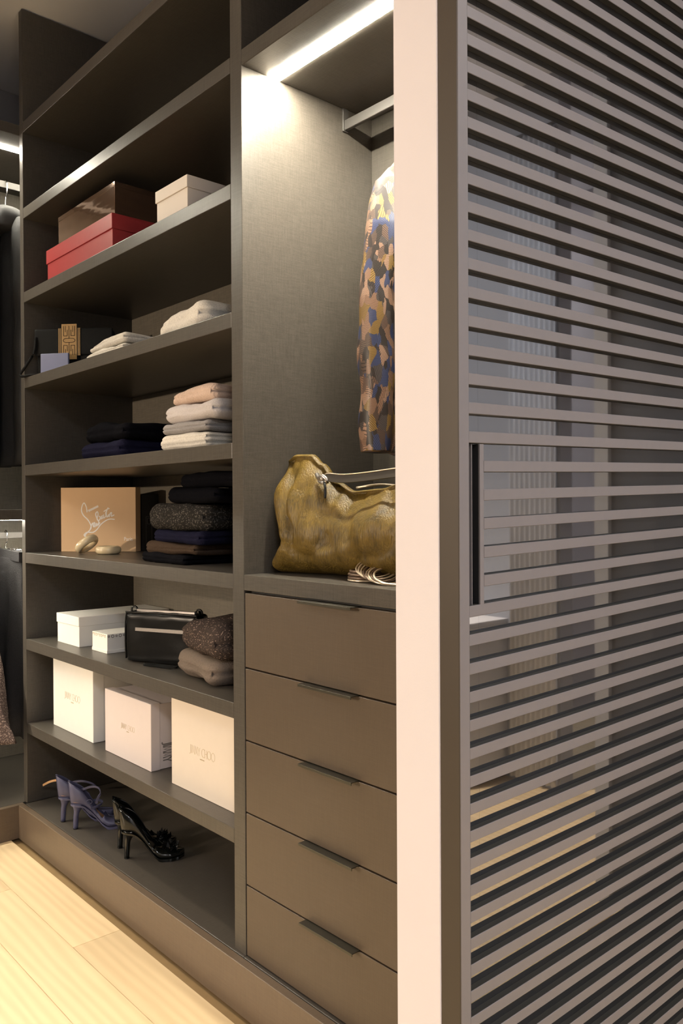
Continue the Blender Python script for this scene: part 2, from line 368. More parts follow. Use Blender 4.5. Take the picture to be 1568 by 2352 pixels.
def rounded(w, d, h, r=0.03, n=(40, 30, 16), seed=0, amp=0.004, freq=9.0, sag=0.0, layers=0, groove=0.014, taper=0.0, power=1.0):
    """soft folded-cloth block: base at z=0, centred in x/y"""
    a, b, c = w / 2, d / 2, h / 2; v = []; f = []; idx = {}
    r = min(r, c)
    def vert(ix, iy, iz):
        k = (ix, iy, iz)
        if k in idx: return idx[k]
        g = lambda i, m: math.sin((i / m - 0.5) * math.pi) if True else 0
        p = Vector((a * g(ix, n[0]), b * g(iy, n[1]), c * g(iz, n[2])))
        q = Vector((max(-(a - r), min(a - r, p.x)), max(-(b - r), min(b - r, p.y)), max(-(c - r), min(c - r, p.z))))
        dv = p - q
        nv = dv.normalized() if dv.length > 1e-9 else Vector((0, 0, 0))
        p = q + nv * r
        so = Vector((seed * 3.1, seed * 1.7, seed * 5.3))
        p += nv * (noise.noise(p * freq + so) * amp * 2 + noise.noise(Vector((p.x * 30, p.y * 16, p.z * 45)) + so) * amp * 0.7)
        t = (p.z + c) / (2 * c)
        p.z += sag * noise.noise(Vector((p.x, p.y, 0)) * 5 + so) * t
        if taper: p.z -= taper * h * (0.5 + 0.5 * p.z / c) * max(0.0, (-p.x / a)) ** 1.5
        if layers and abs(nv.x) > 0.5 and p.x > 0:
            for L in range(1, layers):
                zz = -c + 2 * c * L / layers
                p.x -= groove * math.exp(-((p.z - zz) / (h * 0.06)) ** 2)
        if layers and nv.y < -0.4:
            for L in range(1, layers):
                zz = -c + 2 * c * (L / layers + 0.10 * noise.noise(Vector((p.x * 9, seed, 0))))
                p.y += groove * 0.45 * math.exp(-((p.z - zz) / (h * 0.05)) ** 2) * (0.4 + 0.6 * max(0.0, noise.noise(Vector((p.x * 6 + seed, 2, 0))) + 0.5))
        p.z = max(p.z + c, 0.0)
        idx[k] = len(v); v.append(p); return idx[k]
    X, Y, Z = n
    for i in range(X):
        for j in range(Y):
            f.append((vert(i, j, 0), vert(i, j + 1, 0), vert(i + 1, j + 1, 0), vert(i + 1, j, 0)))
            f.append((vert(i, j, Z), vert(i + 1, j, Z), vert(i + 1, j + 1, Z), vert(i, j + 1, Z)))
    for i in range(X):
        for k in range(Z):
            f.append((vert(i, 0, k), vert(i + 1, 0, k), vert(i + 1, 0, k + 1), vert(i, 0, k + 1)))
            f.append((vert(i, Y, k), vert(i, Y, k + 1), vert(i + 1, Y, k + 1), vert(i + 1, Y, k)))
    for j in range(Y):
        for k in range(Z):
            f.append((vert(0, j, k), vert(0, j, k + 1), vert(0, j + 1, k + 1), vert(0, j + 1, k)))
            f.append((vert(X, j, k), vert(X, j + 1, k), vert(X, j + 1, k + 1), vert(X, j, k + 1)))
    return mesh_py(v, f)
def loft_me(sections, closed=True, caps=True):
    k = len(sections[0]); v = [p for s in sections for p in s]; f = []
    for i in range(len(sections) - 1):
        for j in range(k if closed else k - 1):
            f.append((i * k + j, i * k + (j + 1) % k, (i + 1) * k + (j + 1) % k, (i + 1) * k + j))
    if caps and closed:
        f.append(tuple(range(k))[::-1]); f.append(tuple((len(sections) - 1) * k + j for j in range(k)))
    return mesh_py(v, f)

# ------------------------------------------------------------------ the setting
FZ = 1.22                                  # front plane of the shelving (y)
CEIL = 3.25
floor = struct(box('floor', (-4.0, 3.2, -6.6, 5.2, -0.06, -0.012), 'subfloor', bev=0))
# oak planks, 150 mm wide, staggered
pl_w = 0.1505; L0 = 1.75
base_plank = box_me(-L0 / 2 + .0006, L0 / 2 - .0006, -pl_w / 2 + .0005, pl_w / 2 - .0005, -0.0115, 0.0, 0.0008)
base_plank.materials.append(M['oak'])
row = 0; y = 1.0083 + pl_w * 1.5
offs = [0.0, 0.62, 1.21, 0.35, 0.95, 1.5, 0.18, 0.8]
rows = []
yy = 1.0083 + pl_w / 2
while yy - pl_w > -2.2: yy -= pl_w
while yy < 4.6: rows.append(yy); yy += pl_w
for ri, yr in enumerate(rows):
    d = round((yr - 1.0083) / pl_w - 0.5)
    xo = -2.328 if d == 0 else (-2.328 + 0.45 + offs[d % 8])
    x = xo
    while x > -3.3: x -= L0
    while x < 2.9:
        xc = x + L0 / 2
        back = yr > 1.2
        if x + L0 > -3.3 and not (back and x + L0 < -0.5) and not (back and xc < -0.9):
            o = bpy.data.objects.new('plank', base_plank); col.objects.link(o)
            o.parent = floor; o.location = (xc, yr, 0)
        x += L0
struct(box('ceiling', (-4.05, 3.2, -6.6, 5.2, CEIL, CEIL + 0.08), 'ceiling', bev=0))
struct(box('wall_left', (-4.05, -3.94, -6.6, 1.80, 0, CEIL), 'dark_wall', bev=0))
struct(box('wall_back', (-4.05, -0.888, 1.71, 1.80, 0, CEIL), 'dark_wall', bev=0))
struct(box('wall_front', (-4.05, 3.2, -6.68, -6.6, 0, CEIL), 'dark_wall', bev=0))
struct(box('wall_right', (3.2, 3.28, -6.6, 5.2, 0, CEIL), 'room_wall', bev=0))
part_wall = struct(box('wall_partition', (-0.8885, -0.7992, 0.90, 4.9, 0, CEIL - 0.001), 'wall', bev=0.0015), 'cream wall end beside the slatted door')
# the neighbouring room that the smoked glass mirrors
struct(box('wall_far', (-0.90, 3.2, 4.55, 4.65, 0, CEIL), 'far_wall', bev=0))
struct(box('wall_nib', (-0.75, -0.134, 2.42, 2.56, 0, CEIL), 'nib_wall', bev=0))
struct(box('trim_1', (-0.134, -0.085, 2.40, 2.58, 0, CEIL), 'trim_grey', bev=0))
struct(box('wall_stub', (0.576, 2.6, 3.20, 3.30, 0, CEIL), 'stub_wall', bev=0))
cu = root('curtain', 'pale curtain panel of the neighbouring room', 'curtain', (0.70, 3.17, 0.0))
v = []; f = []
for i in range(61):
    x = 0.578 + 0.254 * i / 60; y = 3.172 + 0.012 * math.sin(i * 0.95)
    v += [(x, y, 0.02), (x, y, 3.0), (x, y + 0.006, 3.0), (x, y + 0.006, 0.02)]
for i in range(60):
    for k in range(4): f.append((i * 4 + k, i * 4 + (k + 1) % 4, i * 4 + 4 + (k + 1) % 4, i * 4 + 4 + k))
me = mesh_py(v, f); me.transform(Matrix.Translation((-0.70, -3.17, 0))); put('fabric', me, 'curtain', cu, True, True)
put('curtain_rail', tube_me([(-0.14, 0.0, 3.005), (0.15, 0.0, 3.005)], 0.008), 'rail', cu, True, True)
lc = root('low_cabinet', 'white low cabinet of the neighbouring room beside the curtain', 'cabinet', (1.12, 3.03, 0.0))
box('body', (0.866, 1.40, 2.90, 3.198, 0.06, 0.735), 'curtain', lc)
box('cabinet_top', (0.862, 1.404, 2.892, 3.198, 0.736, 0.756), 'curtain', lc)
box('cabinet_base', (0.88, 1.39, 2.93, 3.198, 0.0, 0.0595), 'dark_wall', lc)

# base boards under the units
bb = struct(box('baseboard_back', (-3.24, -0.89, 1.187, 1.211, 0, 0.131), 'plinth', bev=0.0015))
bl = struct(box('baseboard_left', (-3.262, -3.24, -0.9, 1.211, 0, 0.131), 'plinth', bev=0.0015))

# ------------------------------------------------------------------ shelving unit
XL, XR, XS = -3.238, -1.801, -1.7505
SH = [(2.760, 2.801), (2.424, 2.465), (2.096, 2.137), (1.7605, 1.8015), (1.418, 1.460), (1.076, 1.117), (0.736, 0.778), (0.408, 0.4475)]
su = root('shelving_unit', 'tall taupe open shelving unit with eight shelves of linen-look board', 'shelving', (-2.5, 1.45, 0.0))
box('side_panel', (-3.271, XL, FZ, 1.70, 0.131, CEIL - 0.006), 'linen', su)
box('side_panel', (XR, XS, FZ, 1.70, 0.131, CEIL - 0.006), 'linen', su)
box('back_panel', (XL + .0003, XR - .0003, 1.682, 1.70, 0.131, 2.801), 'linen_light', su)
box('base_board', (XL + .0003, XS, 1.213, 1.6815, 0.093, 0.131), 'linen', su, bev=0.0015)
for z0, z1 in SH:
    box('shelf', (XL + .0003, XR - .0003, FZ, 1.6815, z0, z1), 'linen', su, bev=0.0016, seg=2)

# ------------------------------------------------------------------ hanging wardrobe + drawers
WR = -1.074
hw = root('hanging_wardrobe', 'open hanging wardrobe bay lit by a light strip, above the drawers', 'wardrobe', (-1.41, 1.45, 1.117))
box('top_board', (XS + .0003, WR, FZ, 1.6815, 2.760, 2.801), 'linen', hw)
box('upper_shelf', (XS + .0003, WR, FZ, 1.6815, 2.424, 2.465), 'linen', hw, bev=0.0016)
box('back_panel', (XS + .0003, WR, 1.682, 1.70, 1.118, 2.801), 'linen', hw)
box('side_panel', (WR, WR + 0.04, FZ, 1.70, 0.131, 2.801), 'linen', hw)
box('led_strip', (XS + 0.004, WR - 0.004, 1.303, 1.340, 2.4221, 2.4242), 'led', hw, bev=0)
rail = box('hanging_rail', (XS + 0.006, WR - 0.006, 1.570, 1.582, 2.361, 2.389), 'rail', hw)
box('bracket', (XS + .0003, XS + 0.006, 1.566, 1.586, 2.358, 2.4238), 'rail', rail)
box('bracket', (WR - 0.006, WR - .0003, 1.566, 1.586, 2.358, 2.4238), 'rail', rail)

du = root('drawer_unit', 'taupe chest of five flush drawers with thin dark bar pulls', 'drawers', (-1.41, 1.45, 0.131))
box('carcass', (XS + 0.001, WR - 0.001, 1.242, 1.70, 0.131, 1.0755), 'black', du)
zd = [1.0755, 0.878, 0.691, 0.505, 0.318, 0.134]
for i in range(5):
    d = box('drawer', (XS + 0.0045, WR - 0.003, FZ, 1.2415, zd[i + 1] + 0.0015, zd[i] - (0.006 if i == 0 else 0.0025)), 'drawer', du, bev=0.001)
    zh = zd[i] - (0.006 if i == 0 else 0.0025)
    bm = bmesh.new()
    bm_box(bm, -1.505, -1.320, 1.198, 1.232, zh + 0.0002, zh + 0.0022, 0.0004)
    bm_box(bm, -1.505, -1.320, 1.198, 1.2000, zh - 0.0042, zh + 0.0020, 0.0004)
    put('handle', from_bm(bm), 'handle', d)
ct = box('counter_top', (XS + .0003, WR - .0003, FZ, 1.6815, 1.0765, 1.117), 'counter', bev=0.0016, seg=2)
tag(ct, 'taupe counter board over the drawers, under the olive bag', 'counter')
box('base_strip', (XS + .0003, WR - .0003, 1.213, 1.241, 0.093, 0.131), 'linen', du, bev=0.0015)

# ------------------------------------------------------------------ corner wardrobe at the left
cw = root('corner_wardrobe', 'corner hanging wardrobe with two lit rails at the left edge', 'wardrobe', (-3.6, 0.4, 0.131))
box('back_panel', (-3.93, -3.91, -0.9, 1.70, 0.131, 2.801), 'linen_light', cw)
box('end_panel', (-3.9095, -3.2715, 1.682, 1.70, 0.131, 2.801), 'linen', cw)
box('side_panel', (-3.9095, -3.26, -0.9, -0.86, 0.131, 2.801), 'linen', cw)
box('base_board', (-3.9095, -3.263, -0.8595, 1.6815, 0.093, 0.131), 'linen', cw)
box('top_board', (-3.9095, -3.2715, -0.8595, 1.6815, 2.760, 2.801), 'linen', cw)
box('shelf', (-3.9095, -3.2715, -0.8595, 1.6815, 1.245, 1.286), 'linen', cw)
box('led_strip', (-3.432, -3.397, -0.8, 1.66, 2.7575, 2.7602), 'led_soft', cw, bev=0)
box('led_strip', (-3.432, -3.397, -0.8, 1.66, 1.2425, 1.2452), 'led_low', cw, bev=0)
box('hanging_rail', (-3.577, -3.563, -0.8592, 1.6812, 2.652, 2.681), 'rail', cw)
box('hanging_rail', (-3.577, -3.563, -0.8592, 1.6812, 1.163, 1.189), 'rail', cw)

# ------------------------------------------------------------------ sliding slatted door
XD = -0.760
dr = bpy.data.objects.new('door_1', None); col.objects.link(dr); dr.location = (-0.775, 1.45, 0.0)
struct(dr, 'sliding door of taupe horizontal slats over smoked glass')
DTOP = 2.92
box('edge_profile', (-0.7975, -0.7610, 0.8995, 0.9125, 0.012, DTOP), 'door_edge', dr, bev=0.001)
box('stile', (-0.7608, XD, 0.9000, 0.9211, 0.012, DTOP), 'slat', dr, bev=0.0008)
box('stile_core', (-0.7975, -0.7609, 0.9127, 0.9208, 0.012, DTOP), 'slat', dr, bev=0)
box('stile', (-0.7975, XD, 2.05, 2.09, 0.012, DTOP), 'slat', dr, bev=0.001)
zlo, zhi = 1.1468, 1.3806
box('glass_panel', (-0.778, -0.7712, 0.9555, 2.049, 0.03, DTOP), 'glass', dr, bev=0)
box('glass_panel', (-0.778, -0.7712, 0.9213, 0.9553, 0.03, zlo), 'glass', dr, bev=0)
box('glass_panel', (-0.778, -0.7712, 0.9213, 0.9553, zhi, DTOP), 'glass', dr, bev=0)
def slat_z(i):
    j = max(-19.0, min(19.5, i))
    z = (((((-6.845e-09 * j - 8.038e-09) * j + 6.9548e-06) * j + 2.7211e-05) * j - 0.041882) * j) + 1.26364
    if j != i: z -= (i - j) * 0.0385
    return z
for i in range(-36, 32):
    zc = slat_z(i); m = 0.025 + (0.0033 * (min(-i, 19) - 9) if i < -9 else 0.0) - (0.0023 * (min(i, 16) - 4) if i > 4 else 0.0)
    ya = 0.9548 if -2 <= i <= 2 else 0.9212
    if zc < 0.03 or zc > DTOP - 0.02: continue
    za, zb = zc + m * (ya - 0.9172), zc + m * (2.049 - 0.9172)
    h = 0.0083; v = []; b = 0.0007
    prof = [(-0.7710, -h), (XD - b, -h), (XD, -h + b), (XD, h - b), (XD - b, h), (-0.7710, h)]
    for yq, zq in ((ya, za), (2.049, zb)):
        for px, pz in prof: v.append((px, yq, zq + pz))
    f = [(j, (j + 1) % 6, 6 + (j + 1) % 6, 6 + j) for j in range(6)] + [tuple(range(6))[::-1], tuple(range(6, 12))]
    f = [t[::-1] for t in f]
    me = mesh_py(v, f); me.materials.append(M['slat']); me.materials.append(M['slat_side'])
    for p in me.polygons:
        p.material_index = 0 if all(me.vertices[q].co.x > XD - 0.003 for q in p.vertices) else 1  # front faces taupe, all others get the painted shade
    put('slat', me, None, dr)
# recessed pull
hp = box('pull_recess', (-0.790, -0.786, 0.9213, 0.9546, zlo, zhi), 'black', dr, bev=0)
box('pull_plate', (-0.7858, -0.7715, 0.9213, 0.9312, zlo, zhi), 'pull_dark', hp, bev=0.0005)
box('pull_lip', (-0.7858, -0.7640, 0.9314, 0.9330, zlo, zhi), 'slat', hp, bev=0.0003)
box('pull_core', (-0.7858, -0.7634, 0.9456, 0.9545, zlo, zhi), 'black', hp, bev=0)
box('pull_stile', (-0.7632, XD, 0.9455, 0.9546, zlo, zhi), 'slat', hp, bev=0.0004)

# ------------------------------------------------------------------ lamps
def aim(o, d):
    o.rotation_euler = Vector(d).to_track_quat('-Z', 'Y').to_euler()
def ring_me(r0, r1, z0, z1, n=32):
    v = []; f = []
    for i in range(n):
        a = 2 * math.pi * i / n; c, s = math.cos(a), math.sin(a)
        v += [(r0 * c, r0 * s, z0), (r1 * c, r1 * s, z0), (r1 * c, r1 * s, z1), (r0 * c, r0 * s, z1)]
    for i in range(n):
        k = (i + 1) % n
        for j in range(4): f.append((i * 4 + j, i * 4 + (j + 1) % 4, k * 4 + (j + 1) % 4, k * 4 + j))
    return mesh_py(v, f)
def disc_me(r, z, n=32):
    return mesh_py([(r * math.cos(2 * math.pi * i / n), r * math.sin(2 * math.pi * i / n), z) for i in range(n)], [tuple(range(n))[::-1]])
M['lens'] = emit('lamp_lens', (1.0, 0.85, 0.65), 6.0)
M['panel_lens'] = emit('panel_lens', NEUTRAL, 3.0)
M['trim_white'] = plain('lamp_trim', (0.8, 0.8, 0.8), 0.4)
def spot(parent, loc, d, watts, color, size, blend, rad):
    l = bpy.data.lights.new('beam', 'SPOT'); l.energy = watts; l.color = color; l.spot_size = R(size); l.spot_blend = blend; l.shadow_soft_size = rad
    o = bpy.data.objects.new('beam', l); col.objects.link(o); o.parent = parent; o.location = loc; aim(o, d); return o
def downlight(x, y, watts, size, label):
    r = root('ceiling_downlight', label, 'lamp', (x, y, CEIL), group='recessed downlights over the closet floor')
    put('trim_ring', ring_me(0.045, 0.06, -0.006, -0.0005), 'trim_white', r, True, True)
    put('lens', disc_me(0.045, -0.002), 'lens', r, True)
    spot(r, (0, 0, -0.03), (0, 0, -1), watts, WARM, size, 0.8, 0.045)
def track_spot(x, y, target, watts, label, color=WARM, size=62, drop=0.42):
    r = root('track_spotlight', label, 'lamp', (x, y, CEIL), group='track spotlights behind the viewer')
    d = (Vector(target) - Vector((x, y, CEIL - drop))).normalized()
    box('mount', (-0.03, 0.03, -0.08, 0.08, -0.03, -0.0005), 'trim_white', r, local=True)
    put('stem', tube_me([(0, 0, -0.03), (0, 0, -drop)], 0.008), 'trim_white', r, True, True)
    c = Vector((0, 0, -drop))
    put('head', tube_me([c - d * 0.07, c - d * 0.065, c + d * 0.07], [0.03, 0.045, 0.05], 20), 'trim_white', r, True, True)
    spot(r, c + d * 0.09, d, watts, color, size, 0.5, 0.05)
track_spot(-3.1, -5.2, (-2.40, 1.22, 1.0), KEY_W, 'white track spotlight behind the viewer aimed at the shelving', size=42, drop=1.25)
track_spot(-2.7, -5.2, (-1.15, 1.1, 0.6), KEY_W * 0.76, 'white track spotlight behind the viewer aimed at the drawers', size=34)
downlight(-2.45, 0.70, FLOOR_W, 46, 'round recessed downlight over the floor by the corner wardrobe')
downlight(1.05, 2.35, FLOOR_W * 8.5, 56, 'added round downlight warming the floor mirrored in the slatted door')  # unseen lamp, added to brighten the floor mirrored in the glass
downlight(-1.55, 0.35, FLOOR_W * 0.6, 46, 'round recessed downlight over the floor by the drawers')
for k, (x, y) in enumerate(((1.3, 1.7), (2.1, 3.9), (2.2, -1.2))):  # unseen panels added as ambient fill for the slats and side faces
    r = root('added_fill_panel', ['added square fill panel opposite the slatted door', 'added square fill panel beyond the grey wall nib', 'added square fill panel behind the viewer'][k], 'lamp', (x, y, CEIL), group='added fill panels of the neighbouring room')
    box('frame', (-0.31, 0.31, -0.31, 0.31, -0.012, -0.0005), 'trim_white', r, local=True)
    box('diffuser', (-0.29, 0.29, -0.29, 0.29, -0.0145, -0.0122), 'panel_lens', r, local=True, bev=0)
    l = bpy.data.lights.new('panel_glow', 'AREA'); l.shape = 'SQUARE'; l.size = 0.56; l.energy = PANEL_W * (1.0, 0.8, 1.3)[k]; l.color = NEUTRAL
    o = bpy.data.objects.new('panel_glow', l); col.objects.link(o); o.parent = r; o.location = (0, 0, -0.02)

# ------------------------------------------------------------------ boxes on the shelves
def lidded(name, label, x0, x1, y0, y1, z0, z1, lid, mat, lip=0.004, group=None):
    r = root(name, label, 'box', ((x0 + x1) / 2, (y0 + y1) / 2, z0), group=group)
    box('body', (x0 + lip, x1 - lip, y0 + lip, y1 - lip, z0 + 0.0003, z1 - 0.004), mat, r, bev=0.0008)
    bm = bmesh.new()
    bm_box(bm, x0, x1, y0, y1, z1 - lid, z1, 0.0012)
    put('lid', from_bm(bm), mat, r)
    return r
s3, s4, s5, s6, s7, s8, s9 = 2.137, 1.8015, 1.460, 1.117, 0.778, 0.4475, 0.131
lidded('shoe_box', 'long red lidded shoe box under the glossy brown box', -3.075, -2.530, 1.245, 1.600, s3, 2.2646, 0.051, 'red_card')
lidded('gift_box', 'glossy brown box standing on the red shoe box', -3.003, -2.543, 1.262, 1.560, 2.2649, 2.376, 0.018, 'gloss_brown', lip=0.0008)
lidded('shoe_box', 'cream lidded shoe box on the shelf beside the red one', -2.2335, -2.0507, 1.240, 1.540, s3, 2.2434, 0.0355, 'cream_card')
lidded('shoe_box', 'white lidded shoe box behind the small white box', -3.0985, -2.898, 1.285, 1.660, s7, 0.8890, 0.0350, 'white_card', lip=0.003)
sb = root('trinket_box', 'small white box with grey ornament border beside the black handbag', 'box', (-2.764, 1.38, s7))
box('body', (-2.823, -2.7045, 1.303, 1.462, s7 + .0003, 0.846), 'white_card', sb, bev=0.0008)
box('base_tray', (-2.8245, -2.703, 1.3015, 1.4635, s7 + .0003, s7 + 0.012), 'white_card', sb, bev=0.0006)
bm = bmesh.new()
for k in range(9):
    cx = -2.815 + k * 0.0135
    if cx > -2.708: break
    ribbon_bm(bm, [(cx + 0.004 * math.cos(a), 0.838 + 0.0045 * math.sin(a)) for a in [t * math.pi / 4 for t in range(8 if k % 3 else 6)]], 0.0018, 1.3024)
me = from_bm(bm); put('ornament', me, 'print_gold', sb)
bm = bmesh.new()
for k in range(10):
    cy = 1.309 + k * 0.0145
    rr = 0.005 if k % 2 else 0.003
    ribbon_bm(bm, [(cy + rr * math.cos(a), 0.838 + rr * math.sin(a)) for a in [t * math.pi / 4 for t in range(9)]], 0.002, 0.0)
me = from_bm(bm); me.transform(Matrix(((0, -1, 0, -2.7039), (1, 0, 0, 0), (0, 0, 1, 0), (0, 0, 0, 1)))); put('ornament', me, 'print_grey', sb)

# tall cream boxes with lettering
GL = {  # stroke letters on a unit cell (width, strokes)
    'J': (0.34, [[(0.24, 1.0), (0.24, 0.12), (0.20, -0.06), (0.10, -0.14), (0.0, -0.12)]]),
    'I': (0.16, [[(0.06, 1.0), (0.06, 0.0)]]),
    'M': (0.62, [[(0.03, 0.0), (0.12, 1.0), (0.29, 0.12), (0.46, 1.0), (0.55, 0.0)]]),
    'Y': (0.48, [[(0.0, 1.0), (0.21, 0.48), (0.42, 1.0)], [(0.21, 0.48), (0.21, 0.0)]]),
    'C': (0.62, [[(0.38 - 0.36 * math.cos(a), 0.5 + 0.5 * math.sin(a)) for a in [R(-122 + 244 * t / 16) for t in range(17)]]]),
    'H': (0.50, [[(0.02, 1.0), (0.02, 0.0)], [(0.42, 1.0), (0.42, 0.0)], [(0.02, 0.5), (0.42, 0.5)]]),
    'O': (0.78, [[(0.36 + 0.34 * math.cos(a), 0.5 + 0.5 * math.sin(a)) for a in [2 * math.pi * t / 18 for t in range(19)]]]),
    ' ': (0.26, []),
}
def lettering(bm, txt, x, z, h, w, yf, sx=1.0):
    tot = sum(GL[c][0] for c in txt) * h * sx; cx = x - tot / 2
    for c in txt:
        for st in GL[c][1]: ribbon_bm(bm, [(cx + p[0] * h * sx, z - h / 2 + p[1] * h) for p in st], w, yf)
        cx += GL[c][0] * h * sx
def boot_box(label, x0, x1, y0, y1, z1, tx, tz, h, sx, mat, lid=None, group=None):
    r = root('boot_box', label, 'box', ((x0 + x1) / 2, (y0 + y1) / 2, s8), group=group)
    if lid:
        box('lid', (x0, x1, y0, y0 + lid, s8 + .0003, z1), mat, r, bev=0.0012)
        box('body', (x0 + 0.004, x1 - 0.004, y0 + lid * 0.6, y1, s8 + .0003, z1 - 0.004), mat, r, bev=0.001)
    else:
        box('lid', (x0, x1, y0, y1, s8 + .0003, z1), mat, r, bev=0.0012)
    bm = bmesh.new(); lettering(bm, 'JIMMY CHOO', tx, tz, h, h * 0.05, y0 - 0.0003, sx)
    t = font_me('LONDON', h * 0.22); t.transform(Matrix.Translation((tx, y0 - 0.0002, tz - h * 0.85)))
    bm.from_mesh(t); put('lettering', from_bm(bm), 'print_gold', r)
    return r
boot_box('tallest cream boot box at the left end of the low shelf, with gold lettering', -3.1435, -2.7915, 1.289, 1.55, 0.727, -2.968, 0.583, 0.024, 1.12, 'white_card', lid=0.043)
bx2 = boot_box('blush boot box with a separate lid between two cream boot boxes', -2.6855, -2.3615, 1.284, 1.60, 0.6635, -2.518, 0.559, 0.017, 1.12, 'pink_card', lid=0.033)
bm = bmesh.new(); lettering(bm, 'JIMMY', 0, 0, 0.03, 0.004, 0.0, 1.0)
me = from_bm(bm); me.transform(Matrix.Translation((-2.3651, 1.345, 0.50)) @ Matrix.Rotation(R(90), 4, 'Z') @ Matrix.Rotation(R(90), 4, 'Y')); put('lettering', me, 'print_grey', bx2)
boot_box('big cream boot box at the right end of the low shelf, gold lettering facing out', -2.2255, -1.8800, 1.280, 1.56, 0.7285, -2.052, 0.578, 0.0245, 1.1, 'cream_card')

# tan box with the white script, turned towards the viewer
W, Hh = 0.312, 0.255
tb = root('shoe_box', 'tan box with white script lettering, turned on the shelf behind two ivory bangles', 'box', (-3.197, 1.347, s6), R(40.4))
box('body', (0, W, 0, 0.05, 0.0003, Hh), 'tan_card', tb, local=True, bev=0.001)
def zp(pts, dx=245.0, top=183.0):
    return [((x - dx) / 545.0 * W, (622.0 - y) / 437.0 * Hh) for x, y in pts]
bm = bmesh.new()
def script(pts, w, sub=6):
    q = smooth_path([(p[0], 0, p[1]) for p in zp(pts)], sub)
    ribbon_bm(bm, [(p.x, p.z) for p in q], w, -0.0004)
script([(437, 352), (432, 318), (416, 290), (401, 312), (397, 345), (412, 376), (440, 402), (459, 430), (467, 456), (458, 474)], 0.0046)
script([(437, 352), (446, 338), (452, 352)], 0.0018)
script([(458, 474), (470, 440), (478, 428), (484, 452), (494, 430), (488, 424), (482, 440), (494, 452), (506, 430), (508, 446), (520, 428), (520, 440), (530, 425)], 0.0046)
script([(528, 428), (508, 392), (500, 365), (512, 350), (518, 368), (510, 398), (522, 410), (534, 392), (526, 380)], 0.0048)
script([(534, 392), (548, 378), (540, 398), (556, 388), (558, 372), (560, 392), (574, 378), (574, 356), (592, 322), (578, 352), (582, 386), (596, 370), (598, 384), (606, 362), (616, 358), (614, 380), (634, 372)], 0.0046)
script([(560, 348), (580, 336), (600, 328)], 0.0038)
script([(458, 474), (436, 494), (418, 514), (428, 518), (414, 508), (436, 490), (478, 490), (508, 472), (538, 436), (578, 408), (606, 400), (636, 402)], 0.0046)
for k in range(7):
    x = 450 + k * 10; yb = 342 - k * 4.5
    script([(x, yb - 6), (x + 3, yb + 6), (x + 6, yb - 7), (x + 9, yb + 4)], 0.0026, 3)
put('script_lettering', from_bm(bm), 'print_white', tb, True)
t = font_me('Paris', 0.021, 0.9); p = zp([(735, 536)])[0]; t.transform(Matrix.Translation((p[0], -0.0002, p[1]))); put('city_lettering', t, 'print_white', tb, True)
kb = root('shoe_box', 'black box with a pale label standing behind the tan box', 'box', (-3.08, 1.64, s6))
box('body', (-3.17, -3.012, 1.603, 1.680, s6 + .0003, 1.345), 'black_card', kb)
bm = bmesh.new()
for q in ([(1.622, 1.146), (1.648, 1.146), (1.648, 1.255), (1.622, 1.255), (1.622, 1.146)], [(1.628, 1.225), (1.642, 1.225), (1.642, 1.248), (1.628, 1.248), (1.628, 1.225)]):
    ribbon_bm(bm, q, 0.0016, 0.0)
me = from_bm(bm); me.transform(Matrix(((0, -1, 0, -3.0115), (1, 0, 0, 0), (0, 0, 1, 0), (0, 0, 0, 1)))); put('label', me, 'print_grey', kb)

# ------------------------------------------------------------------ folded clothes
def folded(name, label, cat, cx, cy, z0, w, d, h, mat, seed, rz=0.0, group=None, **k):
    me = rounded(w, d, h, seed=seed, **k)
    o = put(name, me, mat, None, smooth=True)
    o.location = (cx, cy, z0); o.rotation_euler = (0, 0, rz)
    return tag(o, label, cat, group)
# fourth shelf: white knits
folded('folded_shirt', 'lower white folded top beside the black clutch', 'clothing', -2.605, 1.385, s4, 0.31, 0.27, 0.030, 'white_knit', 1, R(-2), r=0.015, amp=0.003, sag=0.006, taper=0.35, layers=2)
folded('folded_shirt', 'upper white folded top beside the black clutch', 'clothing', -2.600, 1.385, s4 + 0.030, 0.29, 0.26, 0.034, 'white_knit', 2, R(-2), r=0.016, amp=0.003, sag=0.008, taper=0.5, layers=2)
folded('folded_cardigan', 'single off-white folded knit by the right-hand upright', 'clothing', -2.120, 1.400, s4, 0.275, 0.30, 0.082, 'white_knit', 3, R(-2), r=0.036, amp=0.006, sag=0.012, taper=0.45, layers=2)
# fifth shelf
folded('folded_sweater', 'navy folded sweater under a black one on the left of its shelf', 'clothing', -2.672, 1.405, s5, 0.32, 0.29, 0.060, 'navy_knit', 4, r=0.028, amp=0.004, layers=2)
folded('folded_sweater', 'black folded sweater on top of the navy one', 'clothing', -2.650, 1.415, s5 + 0.058, 0.31, 0.30, 0.060, 'black_knit', 5, r=0.027, amp=0.005, layers=2, sag=0.006)
GK = 'pale knits stacked by the upright'
folded('folded_sweater', 'ribbed cream sweater at the bottom of the pale knit stack', 'clothing', -2.116, 1.395, s5, 0.268, 0.28, 0.050, 'white_knit', 6, r=0.024, amp=0.003, layers=3, group=GK)
folded('folded_sweater', 'mid-grey sweater second from the bottom of the pale knit stack', 'clothing', -2.118, 1.395, s5 + 0.049, 0.256, 0.27, 0.034, 'mid_knit', 7, r=0.017, amp=0.003, layers=2, group=GK)
folded('folded_sweater', 'light grey sweater second from the top of the pale knit stack', 'clothing', -2.088, 1.400, s5 + 0.082, 0.290, 0.28, 0.056, 'grey_knit', 8, r=0.027, amp=0.005, layers=2, group=GK)
folded('folded_sweater', 'peach sweater on top of the pale knit stack', 'clothing', -2.085, 1.405, s5 + 0.135, 0.240, 0.27, 0.048, 'peach_knit', 9, r=0.022, amp=0.004, sag=0.01, taper=0.35, layers=2, group=GK)
